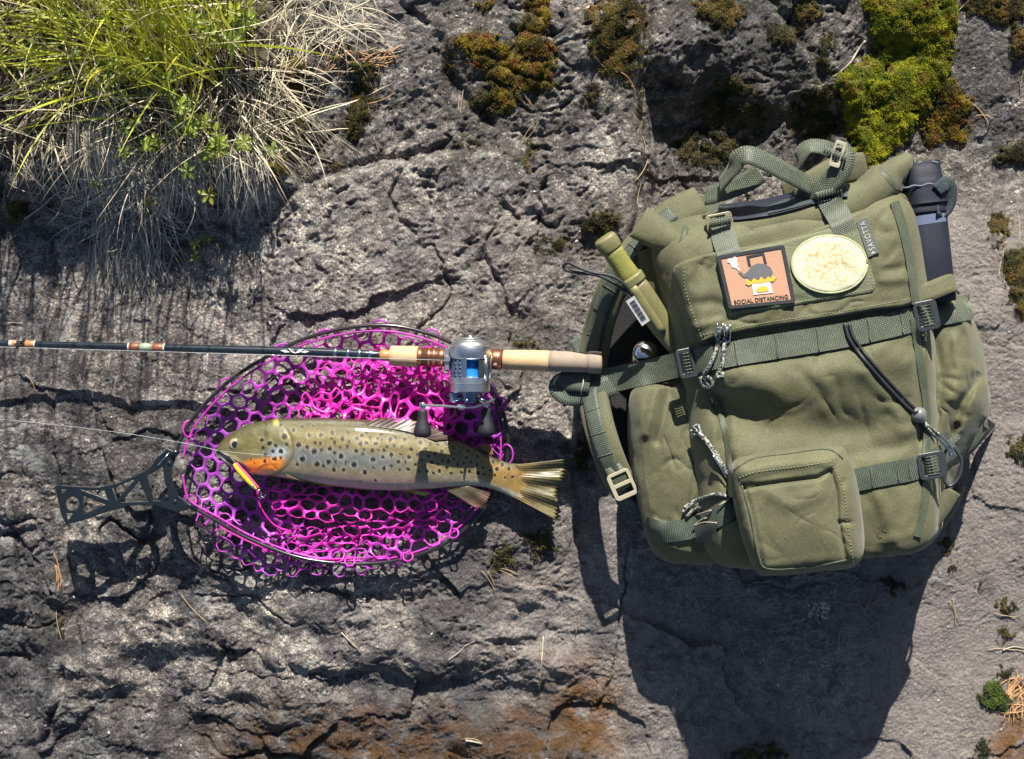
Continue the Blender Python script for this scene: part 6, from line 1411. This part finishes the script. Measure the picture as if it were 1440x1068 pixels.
for pts in ([(962, 715), (975, 706), (990, 700), (1010, 695), (1025, 700)], [(960, 722), (968, 712), (985, 702), (995, 700)], [(965, 728), (975, 718), (990, 712)]): drape_tube('', pts, 0.0022, None, None, mbx=mb, lift=0.003)
mb.build('pocket_cord', M['cord'], pack)
mb = MB()
for pts in ([(978, 725), (1000, 718)], [(975, 740), (990, 735), (1008, 736)], [(975, 741), (985, 732), (995, 728)], [(1010, 712), (1026, 702)]): drape_tube('', pts, 0.0010, None, None, mbx=mb, lift=0.003, smoothn=1)
mb.build('thread_end', M['plastic_tan'], pack)
drape_strap('strap_overlap', [(978, 752), (1008, 748)], 26, M['webdark'], pack, 0.006)

# ================================================================== TUBE CASE in the right pocket
tube = thing('tube_case', 'dark navy soft tube case with grey band standing in the right side pocket', 'tube case', P(1310, 330, 0.08))
def etube(name, pts, rw, rh, m, parent, sup=3.0, wob=0.0, k=6, sides=32):
    c = catmull([P(*p) for p in pts], k); n = len(c); rw = np.interp(np.linspace(0, 1, n), np.linspace(0, 1, len(rw)), rw)*S*0.9; rh = np.interp(np.linspace(0, 1, n), np.linspace(0, 1, len(rh)), rh)
    if wob: rw = rw*(1+wob*np.sin(np.arange(n)*1.7)); rh = rh*(1+wob*np.sin(np.arange(n)*2.3+1))
    mb = MB(); mb.tube(c, rw, sides, rh, sup=sup); o = mb.build(name, m, parent); autosmooth(fixn(o), 60); return o
etube('lower_body', [(1302, 296, .135), (1308, 360, .135), (1316, 425, .130)], [28, 28.5, 28], [.020, .021, .020], M['navy'], tube)
etube('grey_band', [(1301, 304, .1352), (1303, 317, .1352)], [28.8, 28.8], [.0208, .0208], M['grey_band'], tube, k=3)
etube('upper_sleeve', [(1294, 232, .135), (1299, 262, .137), (1302, 300, .137)], [27, 27, 28], [.018, .020, .021], M['navy'], tube, wob=.02)
etube('wrap_flap', [(1300, 262, .138), (1303, 288, .138)], [30, 29.5], [.0225, .0225], M['navy'], tube, wob=.01)
mb = MB(); mb.ribbon(catmull([P(1318, 268, .163), P(1330, 258, .162), P(1337, 264, .155), P(1336, 282, .150), P(1328, 296, .15), P(1318, 294, .158)], 6), .016, .002, (0.3, 0.1, .95)); mb.build('hook_strap', M['velcro_dark'], tube)
mb = MB(); mb.tube([P(1268+i*3.2, 232-0.25*i+1.5*math.sin(i*1.3), .15+.003*math.sin(i)) for i in range(17)], 0.0013, 6); mb.tube([P(1270+i*3.2, 264-1.0*i*0.4+math.sin(i), .160) for i in range(16)], 0.0010, 6); mb.build('frayed_edge', simple('worn_grey_edge', (0.12, 0.14, 0.17), 0.9), tube)
# pocket mouth around the tube
mb = MB(); mb.ribbon(catmull([P(1284, 418, .165), P(1312, 408, .170), P(1338, 398, .160), P(1345, 402, .140)], 6), .022, .0018, (0, .25, .95)); mb.build('pocket_hem', M['olive_dark'], pack)

# ================================================================== KNIFE
knife = thing('sheath_knife', 'sheath knife with yellow green grip and olive sheath stuck beside the backpack', 'knife', P(900, 420, 0.08))
def KP(t, dz=0.0): return P(851+104*t, 337+158*t, .155-.035*t+dz)
def kseg(name, t0, t1, r, rz_, m, n=8, parent=knife, bul=0.0, sides=24):
    mb = MB(); ts = np.linspace(t0, t1, n); rr3 = np.interp(ts, np.linspace(t0, t1, len(r)), r)*S*0.88; rz3 = np.interp(ts, np.linspace(t0, t1, len(rz_)), rz_)*S*0.88; e = np.array([.86]+[1]*(n-2)+[.9]); mb.tube([KP(t) for t in ts], rr3*e, sides, rz3*e, sup=2.6); o = mb.build(name, m, parent); fixn(o); return o
kseg('pommel', -0.02, 0.10, [17, 18, 16.5], [14, 15, 14], M['knife_o'], 10)
kseg('grip', 0.09, 0.34, [15.5, 15, 16.5], [13, 13, 13.5], M['knife_h'], 14)
kseg('sheath_collar', 0.325, 0.40, [20, 20], [16.5, 16.5], M['knife_o'], 8)
kseg('sheath', 0.39, 1.12, [18.5, 19, 18, 14, 9], [15, 15, 13, 10, 6], M['knife_o'], 20)
mb = MB(); pts = [KP(t) for t in np.linspace(0.40, 0.80, 10)]; up_ = np.array([0.25, -0.12, 0.95]); sh = np.array([-0.0035, -0.004, 0.0125]); mb.tube([np.array(p)+sh*0.9 for p in pts], .005, 10, .003); mb.build('sheath_ridge', M['knife_o'], knife)
LC = [(880, 424), (892, 416), (914, 451), (903, 459)]; 
lz = .156
V = [P(x, y, lz-0.03*(y-417)/40*0.4) for x, y in LC]; V += [P(x, y, lz-0.003-0.03*(y-417)/40*0.4) for x, y in LC]
lb = mesh('price_label', V, [(0, 1, 2, 3), (4, 7, 6, 5), (0, 4, 5, 1), (1, 5, 6, 2), (2, 6, 7, 3), (3, 7, 4, 0)], M['white'], knife, smooth=False)
mb = MB(); fnq = quadmap([LC[0], LC[1], LC[2], LC[3]])
for i in range(15):
    a = 0.12+i*0.052; w_ = 0.022 if i % 3 else 0.034; q = [fnq(0.2, 1-a), fnq(0.8, 1-a), fnq(0.8, 1-a-w_), fnq(0.2, 1-a-w_)]
    mb.add([P(p[0], p[1], lz-0.03*(p[1]-417)/40*0.4+.0004) for p in q], [(0, 1, 2, 3)])
mb.build('barcode', M['black'], lb, smooth=False)
mb = MB()
mb.tube(catmull([P(*p) for p in ((892, 425, .148), (878, 410, .15), (862, 398, .15), (842, 388, .15), (815, 384, .145), (798, 381, .14), (792, 375, .14), (800, 370, .145), (815, 377, .15), (835, 384, .155), (858, 388, .158), (876, 398, .156), (890, 415, .15))], 6), 0.0019, 8); mb.build('wrist_cord', M['cordblack'], knife)
# steel mug peeking out of the dark gap
mug = MB(); mug.lathe(P(908, 497, .075), (0.1, 0.35, .93), [(-.03, .014), (0, .016), (.004, .0155), (.008, .012), (.0095, .007), (.010, .001)], 32); mo = mug.build('steel_bottle', M['steel'], label='small steel bottle cap glinting in the dark gap behind the side pocket', cat='bottle'); autosmooth(mo, 40)
